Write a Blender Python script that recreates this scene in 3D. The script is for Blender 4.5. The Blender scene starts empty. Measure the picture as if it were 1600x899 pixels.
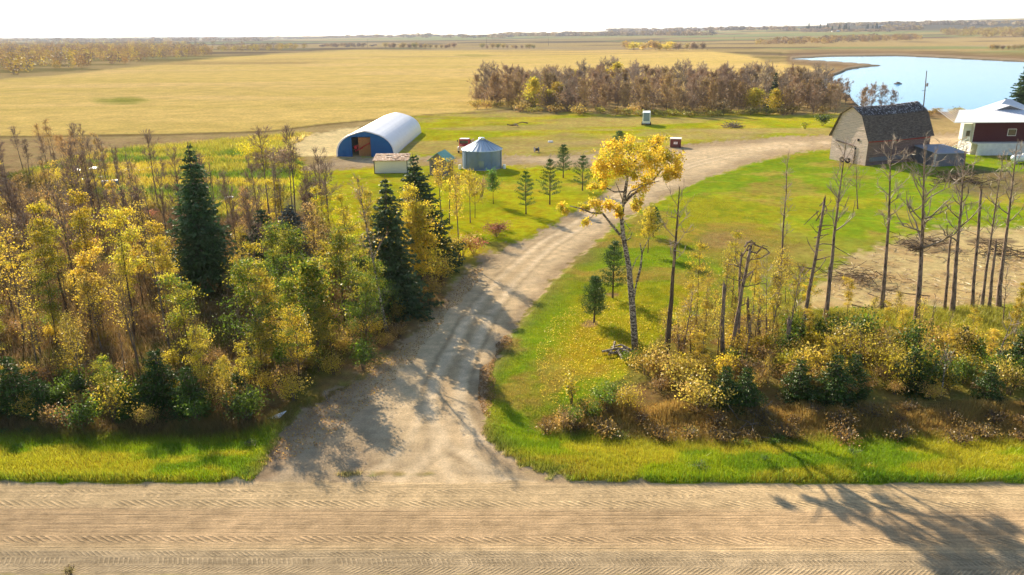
import bpy, math, random
import numpy as np
from mathutils import Vector, Matrix
R = math.radians
rng = np.random.default_rng(11)
random.seed(5)
sc = bpy.context.scene
COL = sc.collection

# ------------------------------------------------------------------ camera
CAMH = 22.0
PITCH, ROLL, FPX = R(18.5), R(0.4), 1186.0
cam = bpy.data.cameras.new('camera'); camo = bpy.data.objects.new('camera', cam); COL.objects.link(camo)
cam.sensor_width = 36; cam.lens = 36 * FPX / 1600; cam.clip_end = 40000; cam.clip_start = .5
camo.location = (0, 0, CAMH)
MC = (Matrix.Rotation(R(90) - PITCH, 3, 'X') @ Matrix.Rotation(-ROLL, 3, 'Z'))
camo.rotation_euler = MC.to_euler()
sc.camera = camo
MCn = np.array(MC)

def ray(px, py):
    v = MCn @ np.array([(px - 800) / FPX, (449.5 - py) / FPX, -1.0])
    return v
def P(px, py, z=0.0):
    v = ray(px, py); t = (z - CAMH) / v[2]
    return np.array([v[0] * t, v[1] * t, z])
def PV(px, py, Y):
    v = ray(px, py); t = Y / v[1]
    return np.array([v[0] * t, Y, CAMH + v[2] * t])
def proj(x, y, z=0.0):
    d = np.stack([x, y, np.zeros_like(x) + z - CAMH], -1) @ MCn
    w = np.maximum(-d[..., 2], .01)
    return 800 + FPX * d[..., 0] / w, 449.5 - FPX * d[..., 1] / w

# ------------------------------------------------------------------ noise
_perm = np.random.default_rng(3).random((256, 256))
def vnoise(x, y):
    xi = np.floor(x).astype(int); yi = np.floor(y).astype(int)
    fx = x - xi; fy = y - yi
    fx = fx * fx * (3 - 2 * fx); fy = fy * fy * (3 - 2 * fy)
    a = _perm[xi & 255, yi & 255]; b = _perm[(xi + 1) & 255, yi & 255]
    c = _perm[xi & 255, (yi + 1) & 255]; d = _perm[(xi + 1) & 255, (yi + 1) & 255]
    return (a * (1 - fx) + b * fx) * (1 - fy) + (c * (1 - fx) + d * fx) * fy
def fbm(x, y, s, o=4):
    r = 0; a = 1; t = 0
    for k in range(o):
        r = r + a * vnoise(x * s + 17.3 * k, y * s + 9.1 * k); t += a; a *= .5; s *= 2.1
    return r / t
def sstep(a, b, x):
    t = np.clip((x - a) / (b - a), 0, 1); return t * t * (3 - 2 * t)
def sdf(poly, X, Y):
    """signed distance, positive inside"""
    p = np.array(poly, float); n = len(p)
    d = np.full(X.shape, 1e9); inside = np.zeros(X.shape, bool)
    for i in range(n):
        a = p[i]; b = p[(i + 1) % n]; e = b - a
        wx = X - a[0]; wy = Y - a[1]
        t = np.clip((wx * e[0] + wy * e[1]) / (e @ e + 1e-9), 0, 1)
        d = np.minimum(d, (wx - e[0] * t) ** 2 + (wy - e[1] * t) ** 2)
        c = (a[1] > Y) != (b[1] > Y)
        xx = a[0] + (Y - a[1]) / (e[1] if abs(e[1]) > 1e-9 else 1e-9) * e[0]
        inside ^= c & (X < xx)
    return np.where(inside, 1, -1) * np.sqrt(d)
def inside(poly, x, y):
    return sdf(poly, np.array([float(x)]), np.array([float(y)]))[0] > 0

# ------------------------------------------------------------------ regions of the ground (outlines as seen from the drone, unprojected)
DRIVE = [(395, 748), (425, 715), (440, 680), (480, 640), (520, 612), (565, 588), (625, 545), (660, 508), (690, 472), (722, 430), (755, 405), (800, 384), (850, 360), (890, 338), (930, 312), (965, 290), (985, 274), (1000, 264),
         (960, 261), (900, 259), (820, 256), (770, 258), (700, 254), (640, 252), (600, 256), (560, 262), (500, 268), (470, 266), (520, 250), (580, 246), (650, 247), (730, 247), (800, 245), (900, 242), (960, 238), (1040, 233), (1100, 224), (1200, 216), (1290, 212), (1400, 211), (1500, 210), (1640, 211),
         (1640, 226), (1500, 228), (1400, 232), (1290, 233), (1230, 241), (1170, 256), (1110, 276), (1060, 297), (1000, 328), (950, 362), (900, 402), (855, 446), (815, 500), (785, 540), (768, 575), (758, 615), (756, 650), (765, 690), (800, 722), (850, 742), (905, 755), (905, 775), (395, 775)]
LAWNR = [(905, 752), (850, 740), (800, 720), (765, 690), (756, 650), (758, 615), (768, 575), (815, 500), (855, 446), (900, 402), (950, 362), (1000, 328), (1060, 297), (1110, 276), (1170, 256), (1230, 241), (1290, 233), (1700, 228), (1700, 330), (1580, 372), (1330, 372), (1200, 380), (1130, 430), (1070, 500), (1000, 560), (970, 600), (930, 620), (870, 640), (830, 655), (900, 690), (1200, 715), (1700, 722), (1700, 756)]
STRAW = [(1245, 488), (1275, 448), (1330, 405), (1395, 380), (1500, 362), (1700, 355), (1700, 478), (1500, 486), (1300, 490), (1200, 500)]
YARD = [(470, 262), (560, 264), (700, 258), (985, 266), (930, 312), (850, 360), (740, 415), (690, 470), (600, 440), (540, 400), (500, 340), (450, 300)]
YARD2 = [(640, 248), (960, 240), (1100, 224), (1290, 212), (1320, 208), (1320, 180), (1000, 178), (740, 178), (655, 182), (600, 200), (560, 246)]
FIELD = [(-900, 230), (0, 216), (250, 212), (420, 206), (520, 194), (600, 186), (680, 180), (760, 176), (900, 160), (1180, 140), (1260, 128), (1310, 112), (1260, 103), (1200, 97), (1170, 88), (1100, 80), (900, 79), (560, 78), (430, 83), (300, 95), (120, 115), (0, 125), (-900, 165)]
MARSH = [(130, 240), (300, 224), (420, 214), (495, 208), (470, 235), (478, 262), (470, 300), (420, 335), (330, 350), (200, 330), (100, 300), (0, 280)]
TANSOIL = [(480, 212), (530, 202), (560, 200), (548, 225), (530, 246), (500, 248), (462, 244), (450, 232)]
LAKE = [(1238, 92), (1300, 88.5), (1400, 87.5), (1480, 91), (1560, 95), (1640, 99), (1900, 108), (2300, 130), (2300, 178), (1900, 180), (1650, 181), (1540, 180), (1490, 177), (1440, 175), (1380, 174), (1345, 170), (1335, 160), (1328, 150), (1308, 142), (1285, 139), (1271, 134), (1278, 127), (1312, 115), (1325, 109), (1350, 105), (1378, 102.5), (1360, 100.5), (1335, 98.5), (1300, 96)]
WOODL = [(-900, 690), (0, 668), (200, 672), (400, 668), (460, 640), (560, 590), (625, 545), (690, 472), (700, 430), (600, 430), (480, 330), (330, 345), (150, 300), (-50, 250), (-900, 260)]
BRUSHR = [(830, 655), (870, 640), (930, 620), (970, 600), (1000, 555), (1100, 490), (1200, 492), (1700, 480), (1700, 700), (1300, 690), (1100, 690), (950, 680), (860, 668)]
ROADTOP = (P(0, 753), P(1600, 756)); ROADBOT = (P(0, 902), P(1600, 906))
def line_side(a, b, X, Y):
    ex, ey = b[0] - a[0], b[1] - a[1]; L = math.hypot(ex, ey)
    return ((Y - a[1]) * ex - (X - a[0]) * ey) / L       # + = farther from the camera
def road_u(X, Y): return line_side(*ROADTOP, X, Y)
ROADW = -float(road_u(np.array(ROADBOT[0][0]), np.array(ROADBOT[0][1])))

def height(X, Y):
    X = np.asarray(X, float); Y = np.asarray(Y, float)
    u = road_u(X, Y)
    px, py = proj(X, np.maximum(Y, 12))
    dr = sdf(DRIVE, px, py) * np.maximum(Y, 20) / FPX
    offd = sstep(0, 2.5, -dr)
    h = .14 * sstep(.05, .5, u) * sstep(0, .5, -dr)
    h = h - .55 * np.exp(-((u - 5.5) / 2.6) ** 2) * offd
    h = h + .30 * (fbm(X, Y, .06, 3) - .5) * sstep(8, 25, u) * sstep(0, 3, -dr)
    h = h - .5 * sstep(-ROADW - .3, -ROADW - 3, u)
    h = h + .04 * (fbm(X, Y, .6, 2) - .5) * sstep(.3, 2, u) * offd
    near = (Y > 150) & (px > 1000)
    dl = np.where(near, sdf(LAKE, px, py), -99)
    h = np.where(near, h + .55 * sstep(10, 2, np.abs(dl) + 3) * (dl < 0) - 2.2 * sstep(-1.5, 3, dl), h)
    far = sstep(1200, 6000, Y)
    hills = 46 * (fbm(X, Y, .00045, 4) - .42)
    rise = 95 * sstep(-.2, .8, X / np.maximum(Y, 1)) * sstep(1200, 5000, Y)
    h = h + rise + far * hills + 3.0 * sstep(300, 900, Y) * (fbm(X, Y, .004, 3) - .5) * (dl < -20)
    return h

def H1(x, y):
    if 'GD' in globals():
        r = GD['rows']; i = min(max(int(np.searchsorted(r, y)) - 1, 0), len(r) - 2); fy = (y - r[i]) / (r[i + 1] - r[i]); W = max(y, 20); k = int(np.clip(np.searchsorted(GD['u'], x / W), 0, len(GD['u']) - 1))
        return float(GD['Z'][i, k] * (1 - fy) + GD['Z'][i + 1, k] * fy)
    return float(height(np.array([x]), np.array([y]))[0])
def GT(px, py):
    """where the line of sight through a photo pixel meets the rolling far ground"""
    v = ray(px, py); t = 60 * 1.012 ** np.arange(470); x, y, z = v[0] * t, v[1] * t, CAMH + v[2] * t
    h = height(x, y); k = np.nonzero(z < h)[0]; i = k[0] if len(k) else int(np.argmin((z - h) / t)); return np.array([x[i], y[i], h[i]])
def G(px, py):
    p = P(px, py); p[2] = H1(p[0], p[1]); return p

# ------------------------------------------------------------------ materials
def mat(name):
    m = bpy.data.materials.new(name); m.use_nodes = True; nt = m.node_tree; nt.nodes.clear(); return m, nt
class N:
    def __init__(s, nt): s.nt = nt
    def n(s, t, **k):
        nd = s.nt.nodes.new(t)
        for a, b in k.items(): setattr(nd, a, b)
        return nd
    def l(s, a, b): s.nt.links.new(a, b)
    def val(s, x, inp):
        if isinstance(x, (int, float)): inp.default_value = x
        elif isinstance(x, tuple): inp.default_value = x if len(x) == 4 or inp.type == 'VECTOR' else (*x, 1)
        else: s.l(x, inp)
    def math(s, op, a, b=0.0, c=0.0, clamp=False):
        nd = s.n('ShaderNodeMath', operation=op, use_clamp=clamp)
        s.val(a, nd.inputs[0]); s.val(b, nd.inputs[1]); s.val(c, nd.inputs[2]); return nd.outputs[0]
    def noise(s, vec, scale, detail=4, rough=.6):
        nd = s.n('ShaderNodeTexNoise'); nd.inputs['Scale'].default_value = scale; nd.inputs['Detail'].default_value = detail
        nd.inputs['Roughness'].default_value = rough; s.l(vec, nd.inputs['Vector']); return nd.outputs['Fac']
    def mapping(s, vec, scale=(1, 1, 1), rot=(0, 0, 0)):
        nd = s.n('ShaderNodeMapping'); nd.inputs['Scale'].default_value = scale; nd.inputs['Rotation'].default_value = rot
        s.l(vec, nd.inputs['Vector']); return nd.outputs[0]
    def range(s, x, a, b, c, d):
        nd = s.n('ShaderNodeMapRange'); s.l(x, nd.inputs[0])
        for i, v in enumerate((a, b, c, d)): s.val(v, nd.inputs[i + 1])
        return nd.outputs[0]
    def mix(s, f, a, b, mode='MIX'):
        nd = s.n('ShaderNodeMix', data_type='RGBA', blend_type=mode)
        s.val(f, nd.inputs[0]); s.val(a, nd.inputs[6]); s.val(b, nd.inputs[7]); return nd.outputs[2]
    def scale(s, col, f):
        nd = s.n('ShaderNodeVectorMath', operation='SCALE'); s.l(col, nd.inputs[0]); s.val(f, nd.inputs[3]); return nd.outputs[0]
    def out(s, sh):
        o = s.n('ShaderNodeOutputMaterial'); s.l(sh, o.inputs[0])
    def bsdf(s, col, rough=.8, spec=.2, bump=None, bs=.3, bd=.02, metal=0.0):
        b = s.n('ShaderNodeBsdfPrincipled'); s.val(col, b.inputs['Base Color']); s.val(rough, b.inputs['Roughness'])
        b.inputs['Specular IOR Level'].default_value = spec; s.val(metal, b.inputs['Metallic'])
        if bump is not None:
            u = s.n('ShaderNodeBump'); s.val(bs, u.inputs['Strength']); u.inputs['Distance'].default_value = bd
            s.l(bump, u.inputs['Height']); s.l(u.outputs[0], b.inputs['Normal'])
        return b.outputs[0]

def simple(name, col, rough=.7, var=.25, scale=3, spec=.2, metal=0.0, bd=.01, stretch=(1, 1, 1), col2=None, lo=.4, hi=.6):
    m, nt = mat(name); n = N(nt); tc = n.n('ShaderNodeTexCoord').outputs['Object']
    v = n.mapping(tc, stretch)
    a = n.noise(v, scale); b = n.noise(v, scale * 7, 3)
    f = n.math('ADD', n.range(a, .3, .7, 1 - var, 1 + var), n.range(b, .3, .7, -var / 2, var / 2))
    c = (*col, 1)
    if col2: 
        base = n.mix(n.range(n.noise(v, scale * 1.7, 6, .7), lo, hi, 0.0, 1.0), c, (*col2, 1))
    else:
        rgb = n.n('ShaderNodeRGB'); rgb.outputs[0].default_value = c; base = rgb.outputs[0]
    n.out(n.bsdf(n.scale(base, f), rough, spec, b, .5, bd, metal)); return m

def leaf_mat(name, trans=.45, var=.22):
    m, nt = mat(name); n = N(nt)
    at = n.n('ShaderNodeAttribute', attribute_name='Col').outputs['Color']
    oi = n.n('ShaderNodeObjectInfo').outputs['Random']
    hsv = n.n('ShaderNodeHueSaturation'); n.l(at, hsv.inputs['Color'])
    n.l(n.range(oi, 0, 1, .492, .51), hsv.inputs['Hue'])
    n.l(n.range(n.math('FRACT', n.math('MULTIPLY', oi, 7.13)), 0, 1, 1 - var, 1 + var), hsv.inputs['Value'])
    d = n.n('ShaderNodeBsdfDiffuse'); t = n.n('ShaderNodeBsdfTranslucent'); g = n.n('ShaderNodeBsdfGlossy'); g.inputs['Roughness'].default_value = .45
    g.inputs['Color'].default_value = (.9, .9, .85, 1)
    n.l(hsv.outputs[0], d.inputs[0]); n.l(hsv.outputs[0], t.inputs[0])
    mx = n.n('ShaderNodeMixShader'); mx.inputs[0].default_value = trans; n.l(d.outputs[0], mx.inputs[1]); n.l(t.outputs[0], mx.inputs[2])
    m2 = n.n('ShaderNodeMixShader'); m2.inputs[0].default_value = .035; n.l(mx.outputs[0], m2.inputs[1]); n.l(g.outputs[0], m2.inputs[2])
    n.out(m2.outputs[0]); return m
M = {}
M['leaf'] = leaf_mat('leaf', .55)
M['farleaf'] = leaf_mat('farleaf', .12)
M['needle'] = leaf_mat('needle', .15, .15)
M['blade'] = leaf_mat('blade', .35, .0)
M['twig'] = leaf_mat('twig', .2, .2)

def bark(name, c1, c2, scale=4, st=(1, 1, .35)):
    return simple(name, c1, .9, .3, scale, .1, stretch=st, col2=c2, lo=.45, hi=.62, bd=.03)
M['bark'] = bark('bark', (.12, .085, .055), (.055, .04, .03))
M['bark_grey'] = bark('bark_grey', (.20, .16, .12), (.10, .075, .055))
M['bark_birch'] = simple('bark_birch', (.42, .37, .30), .9, .3, 3.2, .1, stretch=(1, 1, 1.6), col2=(.07, .055, .045), lo=.42, hi=.54, bd=.03)
M['bark_dark'] = bark('bark_dark', (.26, .19, .14), (.07, .048, .036))

# terrain material
def terrain_mat():
    m, nt = mat('terrain'); n = N(nt)
    at = n.n('ShaderNodeAttribute', attribute_name='Col').outputs['Color']
    mk = n.n('ShaderNodeAttribute', attribute_name='mask').outputs['Color']
    sep = n.n('ShaderNodeSeparateColor'); n.l(mk, sep.inputs[0]); grass, road, gravel = sep.outputs
    geo = n.n('ShaderNodeNewGeometry').outputs['Position']
    uv = n.n('ShaderNodeAttribute', attribute_name='ru').outputs['Fac']   # distance across the road
    xyz = n.n('ShaderNodeSeparateXYZ'); n.l(geo, xyz.inputs[0]); x = xyz.outputs[0]
    f1 = n.noise(geo, 9, 4, .7); f2 = n.noise(geo, 1.1, 4, .65); f3 = n.noise(geo, .12, 4, .6); f4 = n.noise(n.mapping(geo, (.25, 6, 1)), 1.0, 4, .7)
    # brightness variation
    k = n.math('MULTIPLY', n.range(f1, .3, .7, .80, 1.2), n.range(f2, .3, .7, .78, 1.22))
    k = n.math('MULTIPLY', k, n.range(f3, .3, .7, .84, 1.16))
    streak = n.range(f4, .35, .65, .80, 1.14)
    k = n.math('MULTIPLY', k, n.math('ADD', n.math('MULTIPLY', road, n.math('SUBTRACT', streak, 1.0)), 1.0))
    # tyre tracks : (offset from far edge, half width, period, slant)
    wob = n.math('MULTIPLY', n.math('SUBTRACT', n.noise(n.mapping(geo, (.05, 0, 0)), 1.0, 2), .5), .5)
    hsum = None; dark = None
    for (o, w, per, sl, amp, fade) in [(-.85, .15, .42, 1.3, .8, .1), (-1.25, .13, .36, .3, .7, .2), (-1.9, .24, .44, 1.6, 1.5, .0), (-2.3, .08, .36, .4, .6, .4), (-4.7, .22, .44, 1.6, 1.5, .0), (-5.75, .16, .26, 1.2, .9, .1), (-6.25, .22, .22, .4, .9, .0), (-6.8, .2, .24, -1.2, .8, .0)]:
        dd = n.math('ABSOLUTE', n.math('ADD', n.math('SUBTRACT', uv, o), wob))
        mask = n.range(dd, w * .75, w * 1.1, 1, 0)
        ph = n.math('ADD', n.math('DIVIDE', x, per), n.math('MULTIPLY', uv, sl / per))
        sn = n.math('SINE', n.math('MULTIPLY', ph, 6.2832))
        fd = n.range(n.noise(n.mapping(geo, (.09, 0, 0), ), 1.0 + abs(o), 2), .4 + fade * .3, .55 + fade * .3, .15, amp)
        t = n.math('MULTIPLY', n.math('MULTIPLY', mask, fd), n.range(sn, -.2, .5, -1, 1))
        hsum = t if hsum is None else n.math('ADD', hsum, t)
    for (o, w, amp) in [(-2.85, .035, 1), (-2.55, .04, .6), (-3.1, .03, .5), (-5.35, .04, .8), (-3.6, .05, .5), (-.5, .03, .5), (-4.2, .04, .4), (-5.1, .03, .4)]:
        dd = n.math('ABSOLUTE', n.math('ADD', n.math('SUBTRACT', uv, o), n.math('MULTIPLY', wob, 1.3)))
        t = n.math('MULTIPLY', n.range(dd, w * .4, w * 1.3, 1, 0), n.range(n.noise(n.mapping(geo, (.2, 0, 0)), 1.0 + abs(o), 3), .4, .55, -.2 * amp, -amp))
        hsum = n.math('ADD', hsum, t)
    hsum = n.math('MULTIPLY', hsum, road)
    k = n.math('MULTIPLY', k, n.range(hsum, -1, 1, .80, 1.08))
    c = n.scale(at, k)
    # hue shift in grass : yellowish patches
    hs = n.n('ShaderNodeHueSaturation'); n.l(c, hs.inputs['Color'])
    hv = n.noise(geo, .45, 5, .7)
    n.l(n.math('ADD', .5, n.math('MULTIPLY', grass, n.range(hv, .32, .68, -.04, .025))), hs.inputs['Hue'])
    c = hs.outputs[0]
    # pebbles
    peb = n.noise(geo, 26, 2, .5)
    c = n.mix(n.math('MULTIPLY', gravel, n.range(peb, .62, .7, 0, .35)), c, (.18, .14, .10, 1))
    hgt = n.math('ADD', n.math('MULTIPLY', f1, .05), n.math('MULTIPLY', f2, n.range(grass, 0, 1, .03, .16)))
    hgt = n.math('ADD', hgt, n.math('MULTIPLY', hsum, .024))
    hgt = n.math('ADD', hgt, n.math('MULTIPLY', n.math('MULTIPLY', f4, road), .05))
    u = n.n('ShaderNodeBump'); u.inputs['Distance'].default_value = 1.0; u.inputs['Strength'].default_value = .8
    n.l(hgt, u.inputs['Height'])
    d = n.n('ShaderNodeBsdfDiffuse'); d.inputs['Roughness'].default_value = .6; n.l(c, d.inputs[0]); n.l(u.outputs[0], d.inputs['Normal'])
    n.out(d.outputs[0]); return m
M['terrain'] = terrain_mat()

# ------------------------------------------------------------------ mesh helpers
def np_mesh(name, V, F, cols=None, smooth=False, mats=(), midx=None):
    """F : (n,k) array, all faces with k corners"""
    me = bpy.data.meshes.new(name)
    V = np.asarray(V, np.float32); F = np.asarray(F, np.int32); k = F.shape[1]
    me.vertices.add(len(V)); me.vertices.foreach_set('co', V.ravel())
    me.loops.add(F.size); me.loops.foreach_set('vertex_index', F.ravel())
    me.polygons.add(len(F)); me.polygons.foreach_set('loop_start', np.arange(0, F.size, k, dtype=np.int32))
    me.update(calc_edges=True)
    if cols is not None:
        a = me.color_attributes.new('Col', 'FLOAT_COLOR', 'POINT')
        c = np.ones((len(V), 4), np.float32); c[:, :3] = cols; a.data.foreach_set('color', c.ravel())
    if smooth: me.polygons.foreach_set('use_smooth', np.ones(len(F), bool))
    for m in mats: me.materials.append(m)
    if midx is not None: me.polygons.foreach_set('material_index', np.asarray(midx, np.int32))
    me.update(); return me

def link(name, me, parent=None, loc=(0, 0, 0), rz=0.0, label=None, cat=None, group=None, kind=None):
    o = bpy.data.objects.new(name, me); COL.objects.link(o); o.location = loc; o.rotation_euler = (0, 0, rz)
    if parent: o.parent = parent
    for k, v in (('label', label), ('category', cat), ('group', group), ('kind', kind)):
        if v: o[k] = v
    return o

class MB:
    """polygon soup collector"""
    def __init__(s): s.v = []; s.f = []; s.m = []
    def add(s, vs, fs, mi=0):
        b = len(s.v); s.v += [tuple(map(float, v)) for v in vs]
        for f in fs: s.f.append(tuple(b + i for i in f)); s.m.append(mi)
        return s
    def box(s, c, d, rz=0, mi=0, rx=0, ry=0):
        M_ = Matrix.Translation(c) @ Matrix.Rotation(rz, 4, 'Z') @ Matrix.Rotation(ry, 4, 'Y') @ Matrix.Rotation(rx, 4, 'X')
        vs = [M_ @ Vector((x * d[0] / 2, y * d[1] / 2, z * d[2] / 2)) for z in (-1, 1) for y in (-1, 1) for x in (-1, 1)]
        return s.add(vs, [(0, 2, 3, 1), (4, 5, 7, 6), (0, 1, 5, 4), (2, 6, 7, 3), (0, 4, 6, 2), (1, 3, 7, 5)], mi)
    def tube(s, pts, rad, n=6, cap=True, mi=0):
        pts = [Vector(p) for p in pts]
        if not hasattr(rad, '__len__'): rad = [rad] * len(pts)
        b = len(s.v); prev = None
        for i, p in enumerate(pts):
            d = (pts[min(i + 1, len(pts) - 1)] - pts[max(i - 1, 0)]).normalized()
            if prev is None:
                a = d.orthogonal().normalized()
            else:
                a = (prev - d * prev.dot(d)).normalized()
            prev = a; c = d.cross(a)
            for k in range(n):
                t = 2 * math.pi * k / n
                s.v.append(tuple(p + (a * math.cos(t) + c * math.sin(t)) * rad[i]))
        for i in range(len(pts) - 1):
            for k in range(n):
                k2 = (k + 1) % n
                s.f.append((b + i * n + k, b + i * n + k2, b + (i + 1) * n + k2, b + (i + 1) * n + k)); s.m.append(mi)
        if cap:
            s.f.append(tuple(b + k for k in reversed(range(n)))); s.m.append(mi)
            s.f.append(tuple(b + (len(pts) - 1) * n + k for k in range(n))); s.m.append(mi)
        return s
    def lathe(s, prof, n=24, mi=0, c=(0, 0, 0)):
        b = len(s.v)
        for r, z in prof:
            for k in range(n):
                t = 2 * math.pi * k / n; s.v.append((c[0] + r * math.cos(t), c[1] + r * math.sin(t), c[2] + z))
        for i in range(len(prof) - 1):
            for k in range(n):
                k2 = (k + 1) % n
                s.f.append((b + i * n + k, b + i * n + k2, b + (i + 1) * n + k2, b + (i + 1) * n + k)); s.m.append(mi)
        return s
    def mesh(s, name, mats, smooth=False):
        me = bpy.data.meshes.new(name); me.from_pydata(s.v, [], s.f)
        for m in (mats if isinstance(mats, (list, tuple)) else [mats]): me.materials.append(m)
        me.polygons.foreach_set('material_index', s.m)
        if smooth: me.polygons.foreach_set('use_smooth', [True] * len(s.f))
        me.update(); return me
    def build(s, name, mats, parent=None, smooth=False, **k):
        return link(name, s.mesh(name, mats, smooth), parent, **k)
def thing(name, label, cat, loc, rz=0.0, group=None):
    o = bpy.data.objects.new(name, None); COL.objects.link(o); o.location = loc; o.rotation_euler = (0, 0, rz)
    o['label'] = label; o['category'] = cat
    if group: o['group'] = group
    return o
def dup(src, loc, rz, s=1.0, label=None, group=None, tilt=(0, 0), sz=None):
    r = src.copy(); COL.objects.link(r); r.location = loc; r.rotation_euler = (tilt[0], tilt[1], rz); r.scale = (s, s, sz or s)
    if label: r['label'] = label
    if group: r['group'] = group
    for ch in PROTO_KIDS[src.name]:
        c = ch.copy(); COL.objects.link(c); c.parent = r
    return r
PROTO_KIDS = {}

# ------------------------------------------------------------------ ground
def build_ground():
    th = []
    Y = 14.0; rows = [-40, -20, 0, 8, 14]
    while Y < 16000:
        step = max((Y * Y + CAMH * CAMH) / (CAMH * 759) * 1.15, .08)
        step = min(step, Y * .045); Y += step; rows.append(Y)
    rows = np.array(rows)
    u = np.concatenate([np.linspace(-2.5, -.80, 36)[:-1], np.arange(-.80, .80, .0024), np.linspace(.80, 2.5, 36)])
    W = np.where(rows < 20, 20, rows)
    X = u[None, :] * W[:, None]; Yg = np.repeat(rows[:, None], len(u), 1)
    nr, nc = X.shape
    Z = height(X, Yg)
    px, py = proj(X, np.maximum(Yg, 6.0))
    RU = road_u(X, Yg)
    wx = (fbm(px, py, .05, 3) - .5); dist = np.maximum(Yg, 20)
    n1 = fbm(X, Yg, .9, 3) - .5; n2 = fbm(X, Yg, .16, 4) - .5; n3 = fbm(X + 70, Yg, .03, 4) - .5; n4 = fbm(X, Yg + 50, 3.0, 2) - .5
    n5 = fbm(X * .35, Yg, .05, 4) - .5
    C = np.zeros((nr, nc, 3)); mk = np.zeros((nr, nc, 3))
    def put(mask, col, grass=None, gravel=None):
        m = mask[..., None]; C[:] = C * (1 - m) + np.asarray(col) * m
        if grass is not None: mk[..., 0] = mk[..., 0] * (1 - mask) + grass * mask
        if gravel is not None: mk[..., 2] = mk[..., 2] * (1 - mask) + gravel * mask
    def region(poly, soft, warp):
        return sstep(-soft, soft, sdf(poly, px, py) + warp * (n1 * 1.2 + n2 * 1.2) + warp * .5 * wx)
    one = np.ones((nr, nc))
    # base : prairie, strips of different crops far away
    put(one, (.42, .30, .12), .3)
    put(sstep(120, 90, Yg), (.25, .27, .03), .9)
    strip = fbm(X * .25, Yg * 1.0, .004, 2)
    put(sstep(.50, .56, strip) * sstep(600, 900, Yg), (.26, .27, .10))
    put(sstep(.62, .66, fbm(X * .3 + 900, Yg, .0035, 2)) * sstep(700, 1000, Yg), (.40, .29, .15))
    put(sstep(.60, .68, fbm(X * .5, Yg + 500, .006, 3)) * sstep(500, 800, Yg), (.17, .12, .07))
    # distant blue-brown wooded ridges
    put(sstep(.45, .6, fbm(X * .4, Yg, .0011, 3)) * sstep(1900, 3000, Yg), (.10, .09, .07))
    # land right of the field
    put(sstep(.52, .62, fbm(X * .4, Yg, .02, 3)) * sstep(250, 330, Yg) * (1 - sstep(900, 1100, Yg)), (.24, .19, .06), .6)
    # golden field
    mf = sstep(-2, 2, sdf(FIELD, px, py) + 3 * n5)
    put(mf, (.72, .50, .15), .15, 0)
    put(mf * sstep(.52, .72, fbm(X * .25, Yg, .03, 4)) * .6, (.76, .51, .20))
    put(mf * sstep(.50, .66, fbm(X * .2 + 40, Yg + 90, .035, 4)) * .5, (.60, .43, .11))
    put(mf * sstep(.62, .75, fbm(X * .15 + 240, Yg, .02, 3)) * .6, (.38, .24, .10))
    line = np.abs(sdf(FIELD, px, py) + 3 * n5)
    put(sstep(2.2, .5, line) * (py > 150) * (px < 1010) * .75, (.12, .085, .035))  # shadow line along the lower field edge, painted into the ground colour
    gp = sstep(0, 1, 1 - ((px - 190) / 55) ** 2 - ((py - 158) / 8) ** 2 + n2); put(gp * mf * .8, (.24, .26, .03))
    gp = sstep(0, 1, 1 - ((px - 745) / 40) ** 2 - ((py - 87) / 3) ** 2 + n2); put(gp * .5, (.30, .27, .05))
    # band under the field: brownish then marsh
    band = sstep(0, 5, py - (214 - (px > 420) * 0)) * (px < 480) * (py < 300); put(band * sstep(-2, -8, sdf(FIELD, px, py)) * .9, (.40, .28, .12), .6)
    put(region(MARSH, 5, 14), (.37, .31, .045), 1)
    put(region(MARSH, 3, 10) * sstep(.5, .58, fbm(X * .35, Yg, .13, 4)), (.16, .21, .025), 1)
    put(region(MARSH, 3, 10) * sstep(.55, .62, fbm(X * .35 + 31, Yg, .12, 4)) * .9, (.50, .36, .05), 1)
    # yard lawns
    ya = np.maximum(region(YARD, 4, 10), region(YARD2, 3, 6))
    put(ya, (.43, .41, .014), 1)
    put(ya * sstep(.48, .66, fbm(X, Yg, .07, 4)) * .75, (.52, .42, .045), 1)
    put(ya * sstep(.52, .66, fbm(X + 55, Yg, .1, 4)) * .6, (.27, .33, .014), 1)
    put(region(YARD2, 3, 6) * sstep(.46, .58, fbm(X * .3, Yg + 22, .1, 4)) * .75, (.46, .34, .11), .6)
    put(sstep(0, 1, 1 - ((px - 880) / 130) ** 2 - ((py - 222) / 17) ** 2 + 1.5 * n2) * .7, (.42, .30, .12), .5)
    put(sstep(0, 1, 1 - ((px - 1110) / 120) ** 2 - ((py - 212) / 12) ** 2 + 1.5 * n2) * .7, (.44, .32, .13), .5)
    put(region(TANSOIL, 3, 8), (.78, .60, .28), .2)
    # left wood floor
    wl = region(WOODL, 6, 14)
    put(wl * .95, (.17, .11, .045), .8); put(wl * sstep(.5, .62, fbm(X, Yg, .25, 4)) * .8, (.26, .18, .04), 1); put(wl * sstep(.55, .65, fbm(X + 9, Yg, .2, 4)) * .7, (.09, .12, .02), 1)
    # right lawn
    lr = region(LAWNR, 4, 8)
    put(lr, (.21, .30, .014), 1)
    put(lr * sstep(.45, .60, fbm(X, Yg, .07, 5)) * .75, (.40, .37, .02), 1); put(lr * sstep(.56, .66, fbm(X + 33, Yg, .16, 5)) * .7, (.40, .29, .06), .8); put(lr * sstep(.58, .68, fbm(X + 3, Yg, .5, 4)) * .45, (.13, .21, .012), 1)
    goldpatch = sstep(0, 1.2, 1 - ((px - 930) / 80) ** 2 - ((py - 545) / 75) ** 2 + 1.2 * n2 + .5 * n1); put(goldpatch * lr, (.38, .33, .018), 1)
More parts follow.
